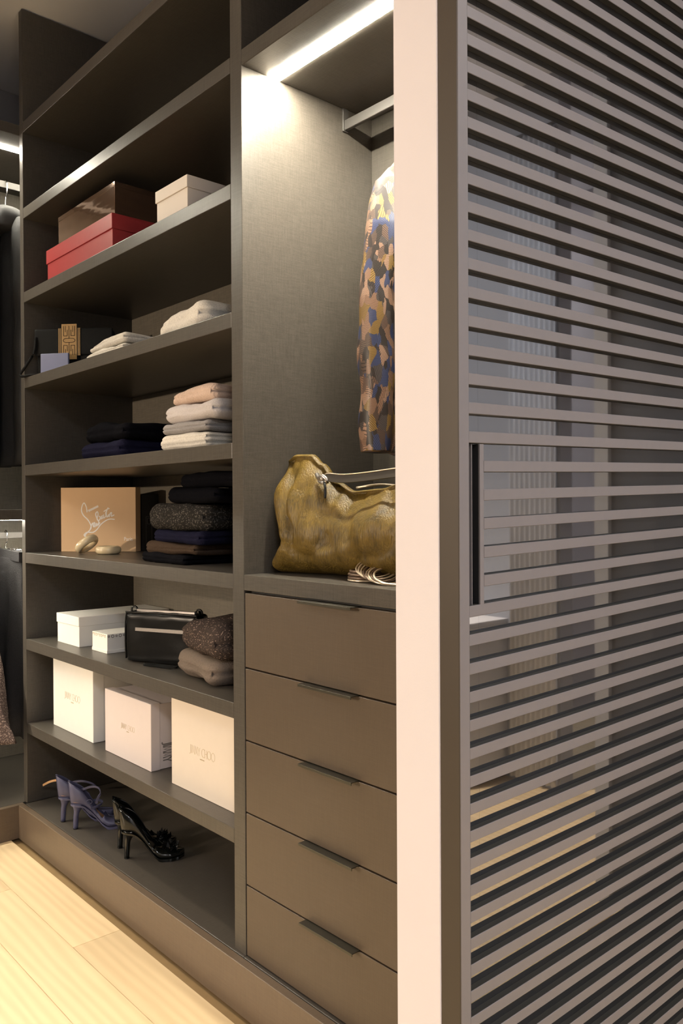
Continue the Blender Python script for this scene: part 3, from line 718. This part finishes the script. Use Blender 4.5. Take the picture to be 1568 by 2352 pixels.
# sixth shelf, dark stack
GD = 'dark knits stacked on the shelf'
dk = [('black folded sweater at the bottom of the dark stack', -2.285, 1.420, 0.29, 0.27, 0.030, 'black_knit'),
      ('brown folded sweater second from the bottom of the dark stack', -2.262, 1.430, 0.29, 0.27, 0.036, 'brown_knit'),
      ('navy folded sweater under the tweed one in the dark stack', -2.222, 1.430, 0.30, 0.27, 0.042, 'navy_knit'),
      ('thick grey-flecked tweed sweater in the middle of the dark stack', -2.240, 1.435, 0.335, 0.28, 0.086, 'tweed_knit'),
      ('black folded sweater second from the top of the dark stack', -2.150, 1.440, 0.31, 0.27, 0.050, 'black_knit'),
      ('black folded sweater on top of the dark stack', -2.085, 1.455, 0.32, 0.26, 0.042, 'black_knit')]
z = s6
for k, (lb, cx, cy, w, d, h, mt) in enumerate(dk):
    folded('folded_sweater', lb, 'clothing', cx, cy, z, w, d, h, mt, 20 + k, R((-2, 1, -1, 2, -3, 2)[k]), r=min(0.04, h * 0.49), amp=0.004, sag=0.006, layers=2, group=GD)
    z += h - 0.002
# seventh shelf
folded('folded_sweater', 'taupe folded sweater under the speckled brown knit', 'clothing', -2.095, 1.430, s7, 0.29, 0.29, 0.078, 'taupe_knit', 31, R(-8), r=0.037, amp=0.006, sag=0.008, layers=2)
folded('folded_sweater', 'speckled brown knit on top of the taupe sweater', 'clothing', -2.070, 1.430, s7 + 0.075, 0.32, 0.30, 0.106, 'speck_knit', 32, R(-8), r=0.05, amp=0.007, sag=0.012, taper=0.25, layers=2)

# ------------------------------------------------------------------ black clutch with gold panel (fourth shelf)
cl = root('clutch_bag', 'black leather clutch with a gold fretwork panel leaning by the left upright', 'bag', (-3.199, 1.250, s4), R(41))
me = rounded(0.315, 0.042, 0.182, r=0.02, n=(20, 8, 14), seed=41, amp=0.002); me.transform(Matrix.Translation((0.158, 0.024, 0)))
put('body', me, 'matte_black', cl, True, True)
me = rounded(0.319, 0.012, 0.105, r=0.006, n=(20, 4, 12), seed=42, amp=0.001); me.transform(Matrix.Translation((0.158, 0.0, 0.082)))
fl = put('flap', me, 'matte_black', cl, True, True)
pn = box('gold_panel', (0.098, 0.187, -0.0085, -0.006, 0.080, 0.186), 'matte_black', fl, local=True, bev=0.0006)
bm = bmesh.new(); y0 = -0.0088
for x in (0.101, 0.107, 0.180, 0.186): ribbon_bm(bm, [(x, 0.081), (x, 0.186)], 0.0035, y0)
ribbon_bm(bm, [(0.143, 0.081), (0.143, 0.187)], 0.062, y0)
put('gold_weave', from_bm(bm), 'gold', fl, True)
bm = bmesh.new(); y0 = -0.0094
def fret(cx, cz, s, sg):
    ribbon_bm(bm, [(cx - 3 * s, cz + sg * 3 * s), (cx - 3 * s, cz - sg * 2 * s), (cx - s, cz - sg * 2 * s), (cx - s, cz + sg * s)], 0.0018, y0)
    ribbon_bm(bm, [(cx + 3 * s, cz + sg * 3 * s), (cx + 3 * s, cz - sg * 2 * s), (cx + s, cz - sg * 2 * s), (cx + s, cz + sg * s)], 0.0018, y0)
    ribbon_bm(bm, [(cx, cz + sg * 3 * s), (cx, cz - sg * 3.5 * s)], 0.0018, y0)
    ribbon_bm(bm, [(cx - 2 * s, cz + sg * 3 * s), (cx - 2 * s, cz), ], 0.0016, y0); ribbon_bm(bm, [(cx + 2 * s, cz + sg * 3 * s), (cx + 2 * s, cz)], 0.0016, y0)
fret(0.143, 0.172, 0.0075, 1); fret(0.143, 0.105, 0.0075, -1)
ribbon_bm(bm, [(0.143 + 0.024 * math.copysign(abs(math.cos(a)) ** 0.5, math.cos(a)), 0.139 + 0.008 * math.sin(a)) for a in [2 * math.pi * t / 20 for t in range(21)]], 0.0018, y0)
put('fretwork', from_bm(bm), 'matte_black', fl, True)
sp = smooth_path([(0.006, -0.008, 0.155), (0.002, -0.012, 0.10), (-0.028, -0.016, 0.048), (-0.054, -0.014, 0.014), (-0.048, -0.018, 0.003), (-0.014, -0.022, 0.006), (0.020, -0.016, 0.006), (0.040, -0.010, 0.007)])
put('strap', tube_me(sp, 0.0052, 8), 'matte_black', cl, True, True)
pc = box('pouch', (0.038, 0.155, -0.030, -0.019, 0.0004, 0.086), 'pale_blue', None, bev=0.003, seg=2)
pc.location = (-3.199, 1.250, s4); pc.rotation_euler = (0, 0, R(38))
tag(pc, 'pale blue flat pouch leaning in front of the black clutch', 'pouch')

# ------------------------------------------------------------------ ivory bangles on the sixth shelf
def torus_me(Rr, rr, n=40, m=14, zs=1.0):
    v = []; f = []
    for i in range(n):
        a = 2 * math.pi * i / n
        for j in range(m):
            b = 2 * math.pi * j / m
            v.append(((Rr + rr * math.cos(b)) * math.cos(a), (Rr + rr * math.cos(b)) * math.sin(a), rr * zs * math.sin(b)))
    for i in range(n):
        for j in range(m): f.append((i * m + j, ((i + 1) % n) * m + j, ((i + 1) % n) * m + (j + 1) % m, i * m + (j + 1) % m))
    return mesh_py(v, f)
b1 = put('bangle', torus_me(0.036, 0.0115, zs=1.3), 'ivory', None, smooth=True); b1.location = (-2.902, 1.405, s6 + 0.0155)
tag(b1, 'chunky ivory bangle lying flat in front of the tan box', 'bangle', 'ivory bangles')
b2 = put('bangle', torus_me(0.036, 0.0115, zs=1.3), 'ivory', None, smooth=True); b2.location = (-2.972, 1.352, s6 + 0.0375)
b2.rotation_euler = (R(12), R(-38), R(15))
tag(b2, 'chunky ivory bangle tilted against the flat one', 'bangle', 'ivory bangles')

# ------------------------------------------------------------------ black handbag on the seventh shelf
hb = root('handbag', 'small black leather handbag with front zip pocket beside the speckled knit', 'bag', (-2.527, 1.277, s7), R(24))
bw, bh = 0.290, 0.168
me = rounded(bw, 0.075, bh, r=0.016, n=(24, 10, 16), seed=51, amp=0.002); me.transform(Matrix.Translation((bw / 2, 0.040, 0)))
put('body', me, 'black_leather', hb, True, True)
put('piping', tube_me(smooth_path([(0.004, 0.006, 0.012), (0.003, 0.004, 0.08), (0.006, 0.006, bh - 0.01), (0.03, 0.006, bh - 0.002), (bw - 0.03, 0.006, bh - 0.002), (bw - 0.006, 0.006, bh - 0.012), (bw - 0.003, 0.004, 0.08), (bw - 0.006, 0.006, 0.012)]), 0.0028, 6), 'black_leather', hb, True, True)
put('top_zip', tube_me([(0.03, 0.036, bh + 0.003), (bw - 0.03, 0.036, bh + 0.003)], 0, flat=(0.006, 0.003, (0, 1, 0))), 'zip', hb, True)
put('pocket_zip', tube_me([(0.048, -0.0005, 0.112), (bw - 0.035, -0.0005, 0.112)], 0, flat=(0.0055, 0.0016, (0, 0, 1))), 'zip', hb, True)
put('zip_pull', tube_me(smooth_path([(bw - 0.045, -0.004, 0.114), (bw - 0.028, -0.008, 0.118), (bw - 0.018, -0.008, 0.112)]), 0.0035, 6), 'zip', hb, True, True)
for x in (0.016, bw - 0.016):
    put('strap_loop', tube_me([(x + 0.012 * math.cos(a), 0.036, bh + 0.002 + 0.012 * math.sin(a)) for a in [2 * math.pi * t / 14 for t in range(14)]], 0.0035, 6, closed=True), 'black_leather', hb, True, True)
put('strap', tube_me(smooth_path([(bw - 0.012, 0.034, bh + 0.010), (bw + 0.012, 0.018, 0.12), (bw - 0.01, -0.022, 0.045), (bw - 0.06, -0.040, 0.006), (bw - 0.13, -0.036, 0.004), (bw - 0.18, -0.030, 0.004), (bw - 0.17, -0.022, 0.0045), (bw - 0.06, -0.022, 0.004)]), 0, flat=(0.0055, 0.0016, (0.3, 1, 0.3))), 'black_leather', hb, True)
bm = bmesh.new()
for a, b, zz in ((0.150, 0.161, 0.140), (0.164, 0.186, 0.140), (0.162, 0.174, 0.135)): ribbon_bm(bm, [(a, zz), (b, zz)], 0.0016, 0.0015)
put('stamp', from_bm(bm), 'print_gold', hb, True)

# ------------------------------------------------------------------ shoes
def build_shoe(kind):
    """pump pointing +y, heel tip at the origin; returns (part name, mesh, material) list"""
    L, hh = 0.205, 0.092
    def sole_z(s):                      # underside of the shank along s 0..1
        if s < 0.16: return hh - 0.004 * s / 0.16
        if s < 0.68:
            t = (s - 0.16) / 0.52; t = t * t * (3 - 2 * t); return (hh - 0.004) * (1 - t) + 0.006 * t
        t = (s - 0.68) / 0.32; return 0.006 + 0.006 * t * t
    def half_w(s):
        pts = [(0, 0.010), (0.03, 0.023), (0.08, 0.0305), (0.16, 0.033), (0.4, 0.028), (0.66, 0.040), (0.8, 0.0375), (0.92, 0.026), (1.0, 0.006)]
        for (a, va), (b, vb) in zip(pts[:-1], pts[1:]):
            if s <= b:
                t = (s - a) / (b - a); t = t * t * (3 - 2 * t); return va + (vb - va) * t
        return 0.006
    secs = []; n = 40; m = 20
    for i in range(n + 1):
        s = i / n; y = -0.012 + s * L + 0.012 * 0
        w, b = half_w(s), sole_z(s)
        top = 0.052 * max(0.0, 1 - s / 0.48) ** 1.15 + 0.016 * (1 - s) + 0.016   # topline height above sole
        if s > 0.55: top = 0.036 - 0.016 * (s - 0.55) / 0.45
        lim = 1.0 if s < 0.52 else min(1.0, 1.0)
        back = -0.006 * math.exp(-(s / 0.08) ** 2)
        sec = []
        open_amt = 1.0 if s < 0.5 else max(0.0, 1 - (s - 0.5) / 0.14)        # 1 open, 0 closed vamp
        amax = math.pi * (0.56 + 0.44 * (1 - open_amt))
        for j in range(m + 1):
            a = -amax + 2 * amax * j / m
            px = w * math.copysign(abs(math.sin(a)) ** 0.62, a)
            pz = (1 - math.cos(a)) / (1 - math.cos(amax)) * top
            sh = 1.0 - 0.36 * (pz / max(top, 1e-6)) ** 2 * (1 if s < 0.5 else 0.3)
            sec.append(Vector((px * sh, y + back * pz / 0.06, b + pz)))
        secs.append(sec)
    v = [p for s in secs for p in s]; k = m + 1; f = []
    for i in range(n):
        for j in range(m): f.append((i * k + j, i * k + j + 1, (i + 1) * k + j + 1, (i + 1) * k + j))
    f.append(tuple(range(k)))
    upper = mesh_py(v, f)
    insole = []
    for i in range(2, n):
        s = i / n; w = half_w(s) * 0.74; y = -0.012 + s * L; z = sole_z(s) + 0.012
        insole.append([Vector((-w, y, z)), Vector((w, y, z)), Vector((w, y, z + 0.002)), Vector((-w, y, z + 0.002))])
    ins = loft_me(insole)
    sl = []
    for i in range(0, n + 1):
        s = i / n; w = half_w(s) * (0.92 if s > 0.5 else 0.8) + 0.001; y = -0.012 + s * L * 1.003; z = sole_z(s)
        sl.append([Vector((-w, y, z - (0.0055 if s > 0.6 else 0.003))), Vector((w, y, z - (0.0055 if s > 0.6 else 0.003))), Vector((w, y, z + 0.003)), Vector((-w, y, z + 0.003))])
    sole = loft_me(sl)
    hs = []
    for q in range(11):
        t = q / 10; z = 0.003 + t * (hh - 0.001)
        wx = 0.0085 + 0.001 * t + 0.014 * max(0, t - 0.62) ** 1.5 * 4; wy = 0.0085 + 0.002 * t + 0.017 * max(0, t - 0.60) ** 1.5 * 4
        cy = 0.004 + 0.004 * t + 0.010 * max(0, t - 0.55) * 2
        hs.append([Vector((wx * math.cos(a), cy + wy * math.sin(a), z)) for a in [2 * math.pi * e / 14 for e in range(14)]])
    heel = loft_me(hs)
    tip = loft_me([[Vector((0.0088 * math.cos(a), 0.004 + 0.0088 * math.sin(a), z)) for a in [2 * math.pi * e / 14 for e in range(14)]] for z in (0.0003, 0.003)])
    mat = 'lilac' if kind == 'lilac' else 'patent'
    parts = [('upper', upper, mat, True), ('insole', ins, 'lining' if kind == 'lilac' else 'black_leather', False), ('sole', sole, mat, False), ('heel', heel, mat, True), ('heel_tip', tip, 'black_leather', True)]
    return parts
def place_shoe(kind, parts, label, group, loc, rz, extra=None):
    r = root('high_heel_shoe', label, 'shoe', loc, rz, group)
    for nm, me, mt, sm in parts:
        o = bpy.data.objects.new(nm, me); col.objects.link(o); o.parent = r
        if not me.materials: me.materials.append(M[mt])
        if sm:
            for p in me.polygons: p.use_smooth = True
        if nm == 'upper':
            sd = o.modifiers.new('shell', 'SOLIDIFY'); sd.thickness = 0.0016; sd.offset = 1
    if extra: extra(r)
    return r
def straps(left):
    def f(r):
        if left:
            p = [(-0.012, 0.006, 0.136), (-0.050, -0.012, 0.136), (-0.090, -0.027, 0.127), (-0.150, -0.054, 0.104), (-0.205, -0.081, 0.076)]
            put('ankle_strap', tube_me(smooth_path(p), 0, flat=(0.004, 0.0011, (0, 0, 1))), 'lining', r, True)
            p = [(0.018, 0.022, 0.146), (0.045, 0.070, 0.158), (0.062, 0.110, 0.150), (0.055, 0.120, 0.135)]
        else:
            p = [(0.010, 0.020, 0.140), (0.030, 0.060, 0.158), (0.052, 0.088, 0.160), (0.058, 0.095, 0.142), (0.050, 0.085, 0.120), (0.040, 0.080, 0.100)]
        put('ankle_strap', tube_me(smooth_path(p), 0, flat=(0.004, 0.0011, (0.5, 0, 1))), 'lilac', r, True)
        put('buckle', tube_me([(0.028 + 0.002, 0.055 + 0.010 * math.cos(a), 0.104 + 0.008 * math.sin(a)) for a in [2 * math.pi * t / 12 for t in range(12)]], 0.0012, 6, closed=True), 'lilac', r, True, True)
        put('cross_strap', tube_me(smooth_path([(-0.029, 0.060, 0.088), (-0.018, 0.085, 0.092), (0.0, 0.098, 0.088), (0.02, 0.085, 0.084), (0.029, 0.060, 0.080)]), 0, flat=(0.0045, 0.0011, (0, 0.4, 1))), 'lilac', r, True)
    return f
lp = build_shoe('lilac'); pp = build_shoe('patent')
place_shoe('lilac', lp, 'lilac satin high heel nearest the left upright, straps hanging loose', 'lilac pair of heels', (-2.960, 1.243, s9), R(-26), straps(True))
place_shoe('lilac', lp, 'lilac satin high heel between its mate and the black pair', 'lilac pair of heels', (-2.862, 1.248, s9), R(-30), straps(False))
def frill(r):
    rnd = random.Random(3 if r.location.x < -2.55 else 5)
    bm = bmesh.new()
    for k in range(46):
        a = rnd.uniform(0, 2 * math.pi); rr = rnd.uniform(0, 0.034); y = 0.145 + rr * math.sin(a) * 0.9; x = rr * math.cos(a)
        z = 0.040 - rr * 0.4 - max(0, y - 0.14) * 0.25
        d = Vector((rnd.uniform(-1, 1), rnd.uniform(-0.4, 1), rnd.uniform(0.2, 0.9))).normalized(); s = Vector((-d.y, d.x, 0)).normalized()
        p = Vector((x, y, z)); q = [p, p + d * 0.012 + s * 0.006, p + d * 0.026, p + d * 0.012 - s * 0.006]
        bm.faces.new([bm.verts.new(e) for e in q])
    put('feather_trim', from_bm(bm), 'black_leather', r, True)
place_shoe('patent', pp, 'black patent high heel behind the nearer black one', 'black patent pair of heels', (-2.600, 1.290, s9), R(-37), frill)
place_shoe('patent', pp, 'black patent high heel closest to the shelf front', 'black patent pair of heels', (-2.508, 1.268, s9), R(-40), frill)

# ------------------------------------------------------------------ olive bag on the counter
def bag_mesh():
    n, m = 90, 72; secs = []
    x0, x1 = -1.7455, -1.150
    def topz(u):
        pts = [(0, 0.300), (0.06, 0.312), (0.17, 0.310), (0.24, 0.285), (0.34, 0.236), (0.45, 0.212), (0.60, 0.216), (0.75, 0.232), (0.86, 0.270), (1, 0.295)]
        for (a, va), (b, vb) in zip(pts[:-1], pts[1:]):
            if u <= b:
                t = (u - a) / (b - a); t = t * t * (3 - 2 * t); return va + (vb - va) * t
        return 0.295
    for i in range(n + 1):
        e = i / n; u = 0.5 - 0.5 * math.cos(math.pi * e)
        x = x0 + (x1 - x0) * u; tz = topz(u)
        edge = min(1.0, min(u, 1 - u) / 0.055); ed = math.sqrt(max(0.0, 1 - (1 - edge) ** 2))
        sec = []
        for j in range(m):
            a = 2 * math.pi * j / m
            # superellipse loop in (y,z): front is -y
            cy, cz = math.sin(a), -math.cos(a)
            cz = math.copysign(abs(cz) ** 0.62, cz); cy2 = math.copysign(abs(cy) ** 0.8, cy)
            zz = 0.5 + 0.5 * cz
            th = 0.088 * (1 - zz) ** 0.7 + 0.020 + 0.030 * math.sin(math.pi * zz)
            th *= 0.22 + 0.78 * ed
            yc = 1.408 - 0.046 * zz
            y = yc - cy2 * th
            z = zz * tz
            # pinch below the top corners, bulge at the foot
            lf = max(0.0, 1 - u / 0.30)
            xx = x + (0.050 * math.exp(-((zz - 0.30) / 0.15) ** 2) + 0.006 * zz) * lf
            y -= 0.055 * lf * math.exp(-(zz / 0.20) ** 2) * (1 - 0.3 * u)
            p = Vector((xx, y, z))
            d = noise.noise(Vector((p.x * 7, p.y * 5, p.z * 9)) + Vector((3, 1, 7))) * 0.022 + noise.noise(Vector((p.x * 19, 0, p.z * 15))) * 0.011
            d += (1 - abs(noise.noise(Vector((p.x * 6 + p.z * 5, 4.2, p.z * 8 - p.x * 3))))) ** 6 * -0.016
            d -= 0.020 * math.exp(-((u - 0.36) / 0.03) ** 2) * zz * zz
            d -= 0.024 * math.exp(-((u - (0.10 + 0.05 * (1 - zz))) / 0.022) ** 2) * math.exp(-((zz - 0.55) / 0.3) ** 2)
            if 0.04 < zz < 0.98: p.y -= d * math.copysign(1, cy) * min(1, abs(cy) * 2) * ed
            p.z = max(0.0005, p.z)
            sec.append(p + Vector((0, 0, 1.117)))
        secs.append(sec)
    return loft_me(secs)
ob = root('tote_bag', 'olive green pony-hair tote bag slumped on the counter', 'bag', (-1.45, 1.42, s6))
put('body', bag_mesh(), 'pony', ob, smooth=True)
hp1 = smooth_path([(-1.560, 1.330, 1.356), (-1.535, 1.322, 1.362), (-1.47, 1.316, 1.357), (-1.38, 1.316, 1.360), (-1.28, 1.320, 1.366), (-1.22, 1.329, 1.362)])
put('handle', tube_me(hp1, 0, flat=(0.0095, 0.0022, (0, 0.25, 1))), 'bag_strap', ob)
put('handle_edge', tube_me([p + Vector((0, -0.0006, 0.0108)) for p in hp1], 0.0016, 6), 'bangle_pale', ob, smooth=True)
kn = [(-1.585, 1.328, 1.372), (-1.566, 1.319, 1.362), (-1.548, 1.316, 1.366), (-1.536, 1.320, 1.354), (-1.552, 1.318, 1.350), (-1.568, 1.322, 1.357), (-1.546, 1.314, 1.360)]
put('buckle', tube_me(smooth_path(kn), 0.0055, 8), 'zip', ob, smooth=True)
put('tassel', tube_me(smooth_path([(-1.542, 1.316, 1.352), (-1.532, 1.310, 1.335), (-1.528, 1.306, 1.312)]), 0.0035, 6), 'black_leather', ob, smooth=True)
put('handle_back', tube_me(smooth_path([(-1.50, 1.385, 1.337), (-1.43, 1.40, 1.344), (-1.35, 1.40, 1.338), (-1.28, 1.39, 1.342)]), 0.0035, 6), 'bangle_pale', ob, smooth=True)

# bangles on the counter
rb = random.Random(11)
base = (-1.392, 1.318)
bl_lab = [('thin plain pale metal bangle at the bottom of the bangle heap', 'bangle_pale', 0.0, 0.0, 0.0035, 0.044),
          ('dark beaded bangle lying on the thin pale one, lowest beaded in the heap', 'bangle_dark', 0.0, 0.002, 0.0095, 0.0445),
          ('dark beaded bangle second up in the left of the heap', 'bangle_dark', 0.001, 0.001, 0.0165, 0.0435),
          ('beaded bangle on top of the left part of the heap', 'bangle_dark', 0.004, 0.002, 0.0235, 0.041)]
for lb, mt, dx, dy, dz, rr in bl_lab:
    o = put('bangle', torus_me(rr, 0.0024 if mt == 'bangle_pale' else 0.0034, 44, 8), mt, None, smooth=True)
    o.location = (base[0] + dx + rr - 0.044, base[1] + dy, s6 + dz); tag(o, lb, 'bangle', 'bangles heaped on the counter')
lean = ['leftmost', 'second', 'third', 'fourth', 'fifth', 'sixth', 'seventh', 'eighth']
for k in range(8):
    dark = k in (3, 6)
    o = put('bangle', torus_me(0.045, 0.0020 + 0.0007 * (k % 2), 48, 8), 'bangle_dark' if dark else 'bangle_pale', None, smooth=True)
    tl = R(26 - 0.8 * k)
    o.location = (base[0] + 0.030 + 0.0105 * k, base[1] - 0.002 - 0.002 * k, s6 + 0.0032 + 0.045 * math.sin(tl) + 0.010 * max(0.0, 1 - k / 4.0))
    o.rotation_mode = 'QUATERNION'
    o.rotation_quaternion = Matrix.Rotation(tl * (1 + 0.06 * (k % 3 - 1)), 3, Vector((0.80 - 0.05 * k, 0.60, 0.0)).normalized()).to_quaternion()
    tag(o, '%s leaning %s bangle from the left in the heap on the counter' % (lean[k], 'dark' if dark else 'pale'), 'bangle', 'bangles heaped on the counter')

# ------------------------------------------------------------------ printed tunic on its hanger
tn = root('tunic', 'patchwork-print tunic in blue, tan and brown hanging above the olive bag', 'clothing', (-1.45, 1.576, 1.42))
def drape(cols_, nv, seed, fold=0.010, kf=3.0):
    """closed tube given rows of (z, centre x, centre y, half x, half y)"""
    secs = []; m = 40
    for q in range(nv + 1):
        t = q / nv * (len(cols_) - 1); i = min(int(t), len(cols_) - 2); s = t - i; s = s * s * (3 - 2 * s)
        z, cx, cy, hx, hy = [a + (b - a) * s for a, b in zip(cols_[i], cols_[i + 1])]
        sec = []
        for j in range(m):
            a = 2 * math.pi * j / m
            w = 1 + fold / max(hx, 0.01) * math.sin(kf * a + seed + 2.2 * noise.noise(Vector((0, seed, z * 3)))) * 0.6
            p = Vector((cx + hx * w * math.cos(a), cy + hy * (1 + 0.06 * math.sin(2 * a + seed)) * math.sin(a), z))
            d = noise.noise(Vector((p.x * 9, p.y * 14, p.z * 11)) + Vector((seed, seed, 0))) * fold
            p.x += d; p.y += d * 0.25
            p.z += 0.006 * noise.noise(Vector((p.x * 12, p.y * 12, seed))) if q in (0, nv) else 0
            sec.append(p)
        secs.append(sec)
    return loft_me(secs)
put('sleeve', drape([(2.140, -1.452, 1.480, 0.020, 0.016), (2.10, -1.45, 1.456, 0.040, 0.034), (1.98, -1.448, 1.437, 0.046, 0.046), (1.80, -1.445, 1.415, 0.046, 0.050), (1.66, -1.44, 1.405, 0.044, 0.049), (1.52, -1.44, 1.398, 0.042, 0.042), (1.424, -1.44, 1.396, 0.040, 0.037)], 60, 1.3), 'tunic', tn, smooth=True)
put('bodice', drape([(2.262, -1.46, 1.590, 0.018, 0.035), (2.20, -1.46, 1.585, 0.030, 0.065), (2.135, -1.46, 1.580, 0.046, 0.110), (2.0, -1.455, 1.585, 0.055, 0.108), (1.80, -1.45, 1.585, 0.058, 0.112), (1.60, -1.45, 1.583, 0.060, 0.120), (1.424, -1.445, 1.575, 0.060, 0.125)], 60, 4.1, kf=5.0), 'tunic', tn, smooth=True)
put('sash_fold', drape([(1.80, -1.395, 1.520, 0.010, 0.030), (1.76, -1.388, 1.505, 0.016, 0.045), (1.70, -1.388, 1.490, 0.018, 0.040), (1.655, -1.392, 1.470, 0.008, 0.022)], 20, 2.0, fold=0.006), 'tunic', tn, smooth=True)
hg = root('clothes_hanger', 'clothes hanger inside the printed tunic', 'hanger', (-1.46, 1.576, 2.26))
put('shoulder_bar', tube_me(smooth_path([(-1.46, 1.50, 2.225), (-1.46, 1.54, 2.25), (-1.46, 1.576, 2.266), (-1.46, 1.612, 2.25), (-1.46, 1.655, 2.225)]), 0.007, 8), 'wood_hanger', hg, smooth=True)
put('hook', tube_me(smooth_path([(-1.46, 1.576, 2.27), (-1.46, 1.576, 2.325), (-1.46, 1.592, 2.348), (-1.46, 1.592, 2.380), (-1.46, 1.576, 2.392), (-1.46, 1.562, 2.384)]), 0.0018, 8), 'chrome', hg, smooth=True)

# ------------------------------------------------------------------ clothes in the corner wardrobe
def coat(nm, label, y, top, bot, x0, x1, mat, seed, flare=0.0, fold=0.012):
    c = (x0 + x1) / 2; h = (x1 - x0) / 2
    rws = [(bot, c, y, h + flare, 0.040), (bot + (top - bot) * 0.35, c, y, h + flare * 0.6, 0.042), (bot + (top - bot) * 0.7, c, y, h + flare * 0.2, 0.042), (top - 0.10, c, y, h * 0.98, 0.040), (top - 0.05, c, y, h * 0.80, 0.036), (top - 0.015, c, y, h * 0.45, 0.030), (top, c, y, h * 0.25, 0.022)]
    secs = []; m = 48; nv = 50
    for q in range(nv + 1):
        t = q / nv * (len(rws) - 1); i = min(int(t), len(rws) - 2); s = t - i
        z, cx, cy, hx, hy = [a + (b - a) * s for a, b in zip(rws[i], rws[i + 1])]
        sec = []
        for j in range(m):
            a = 2 * math.pi * j / m
            p = Vector((cx + hx * math.cos(a), cy + hy * math.sin(a), z))
            p.y += fold * math.sin(p.x * 55 + seed) * (1 - (z - bot) / (top - bot) * 0.6) + 0.012 * noise.noise(Vector((p.x * 8, 0, p.z * 6 + seed)))
            sec.append(p)
        secs.append(sec)
    return loft_me(secs)
def hanger(y, zr, zt, label):
    r = root('clothes_hanger', label, 'hanger', (-3.57, y, zt))
    put('shoulder_bar', tube_me(smooth_path([(-3.74, y, zt - 0.07), (-3.66, y, zt - 0.03), (-3.57, y, zt), (-3.48, y, zt - 0.03), (-3.40, y, zt - 0.07)]), 0.006, 8), 'wood_hanger', r, smooth=True)
    put('hook', tube_me(smooth_path([(-3.57, y, zt), (-3.57, y, zr - 0.045), (-3.553, y, zr - 0.02), (-3.556, y, zr + 0.026), (-3.57, y, zr + 0.033), (-3.582, y, zr + 0.026)]), 0.003, 8), 'chrome', r, smooth=True)
    return r
for k, (y, lb) in enumerate(((1.272, 'chrome-hooked hanger on the upper rail at the left edge'), (1.14, 'second chrome-hooked hanger towards the viewer on the upper rail'))):
    hanger(y, 2.652, 2.52, lb)
jk = root('jacket', 'charcoal leather jacket with hood hanging on the upper rail at the left edge', 'clothing', (-3.57, 1.272, 1.47))
put('body', coat('j', '', 1.272, 2.53, 1.470, -3.80, -3.335, 'jacket', 2.0, 0.0, 0.016), 'jacket', jk, smooth=True)
me = rounded(0.22, 0.12, 0.10, r=0.045, n=(16, 12, 8), seed=61, amp=0.008); me.transform(Matrix.Translation((-3.50, 1.235, 2.43))); put('hood', me, 'jacket', jk, smooth=True)
o = put('coat', coat('c', '', 1.135, 2.53, 1.455, -3.82, -3.36, 'black_knit', 4.0), 'black_knit', None, smooth=True)
tag(o, 'black coat on the upper rail in front of the charcoal jacket', 'clothing')
def clip_hanger(y, label):
    r = root('clip_hanger', label, 'hanger', (-3.57, y, 1.10))
    put('bar', tube_me([(-3.74, y, 1.118), (-3.40, y, 1.118)], 0.004, 8), 'chrome', r, smooth=True)
    put('hook', tube_me(smooth_path([(-3.57, y, 1.118), (-3.57, y, 1.14), (-3.555, y, 1.152), (-3.556, y, 1.188), (-3.57, y, 1.1965), (-3.582, y, 1.190)]), 0.0025, 8), 'chrome', r, smooth=True)
    for x in (-3.69, -3.47):
        box('clip', (x - 0.008, x + 0.008, y - 0.012, y + 0.012, 1.085, 1.126), 'chrome', r, bev=0.002)
clip_hanger(1.262, 'chrome clip hanger holding the charcoal skirt on the lower rail')
clip_hanger(1.13, 'chrome clip hanger holding the brown tweed skirt on the lower rail')
def skirt_me(y, top, bot, x0, x1, fl, seed):
    secs = []; m = 56
    for q in range(41):
        t = q / 40; z = bot + (top - bot) * t; c = (x0 + x1) / 2; h = (x1 - x0) / 2 + fl * (1 - t) ** 1.4; hy = 0.016 + 0.030 * (1 - t) ** 0.7
        sec = []
        for j in range(m):
            a = 2 * math.pi * j / m; px = c + h * math.cos(a)
            py = y + hy * math.sin(a) + 0.016 * (1 - t) * math.sin(px * 48 + seed) + 0.004 * noise.noise(Vector((px * 10, seed, z * 5)))
            sec.append(Vector((px, py, z + (1 - t) * 0.012 * math.sin(px * 20))))
        secs.append(sec)
    return loft_me(secs)
sk = root('skirt', 'charcoal pleated skirt clipped to the lower rail at the left edge', 'clothing', (-3.57, 1.262, 0.34))
put('panel', skirt_me(1.262, 1.095, 0.345, -3.76, -3.385, 0.04, 1.0), 'skirt', sk, smooth=True)
put('waistband', tube_me([(-3.77, 1.262, 1.102), (-3.57, 1.262, 1.098), (-3.375, 1.262, 1.092)], 0, flat=(0.020, 0.017, (0, 0, 1))), 'skirt', sk)
o = put('skirt', skirt_me(1.13, 1.10, 0.40, -3.77, -3.42, 0.26, 3.0), 'tweed', None, smooth=True)
tag(o, 'flared brown tweed skirt in front of the charcoal skirt', 'clothing')
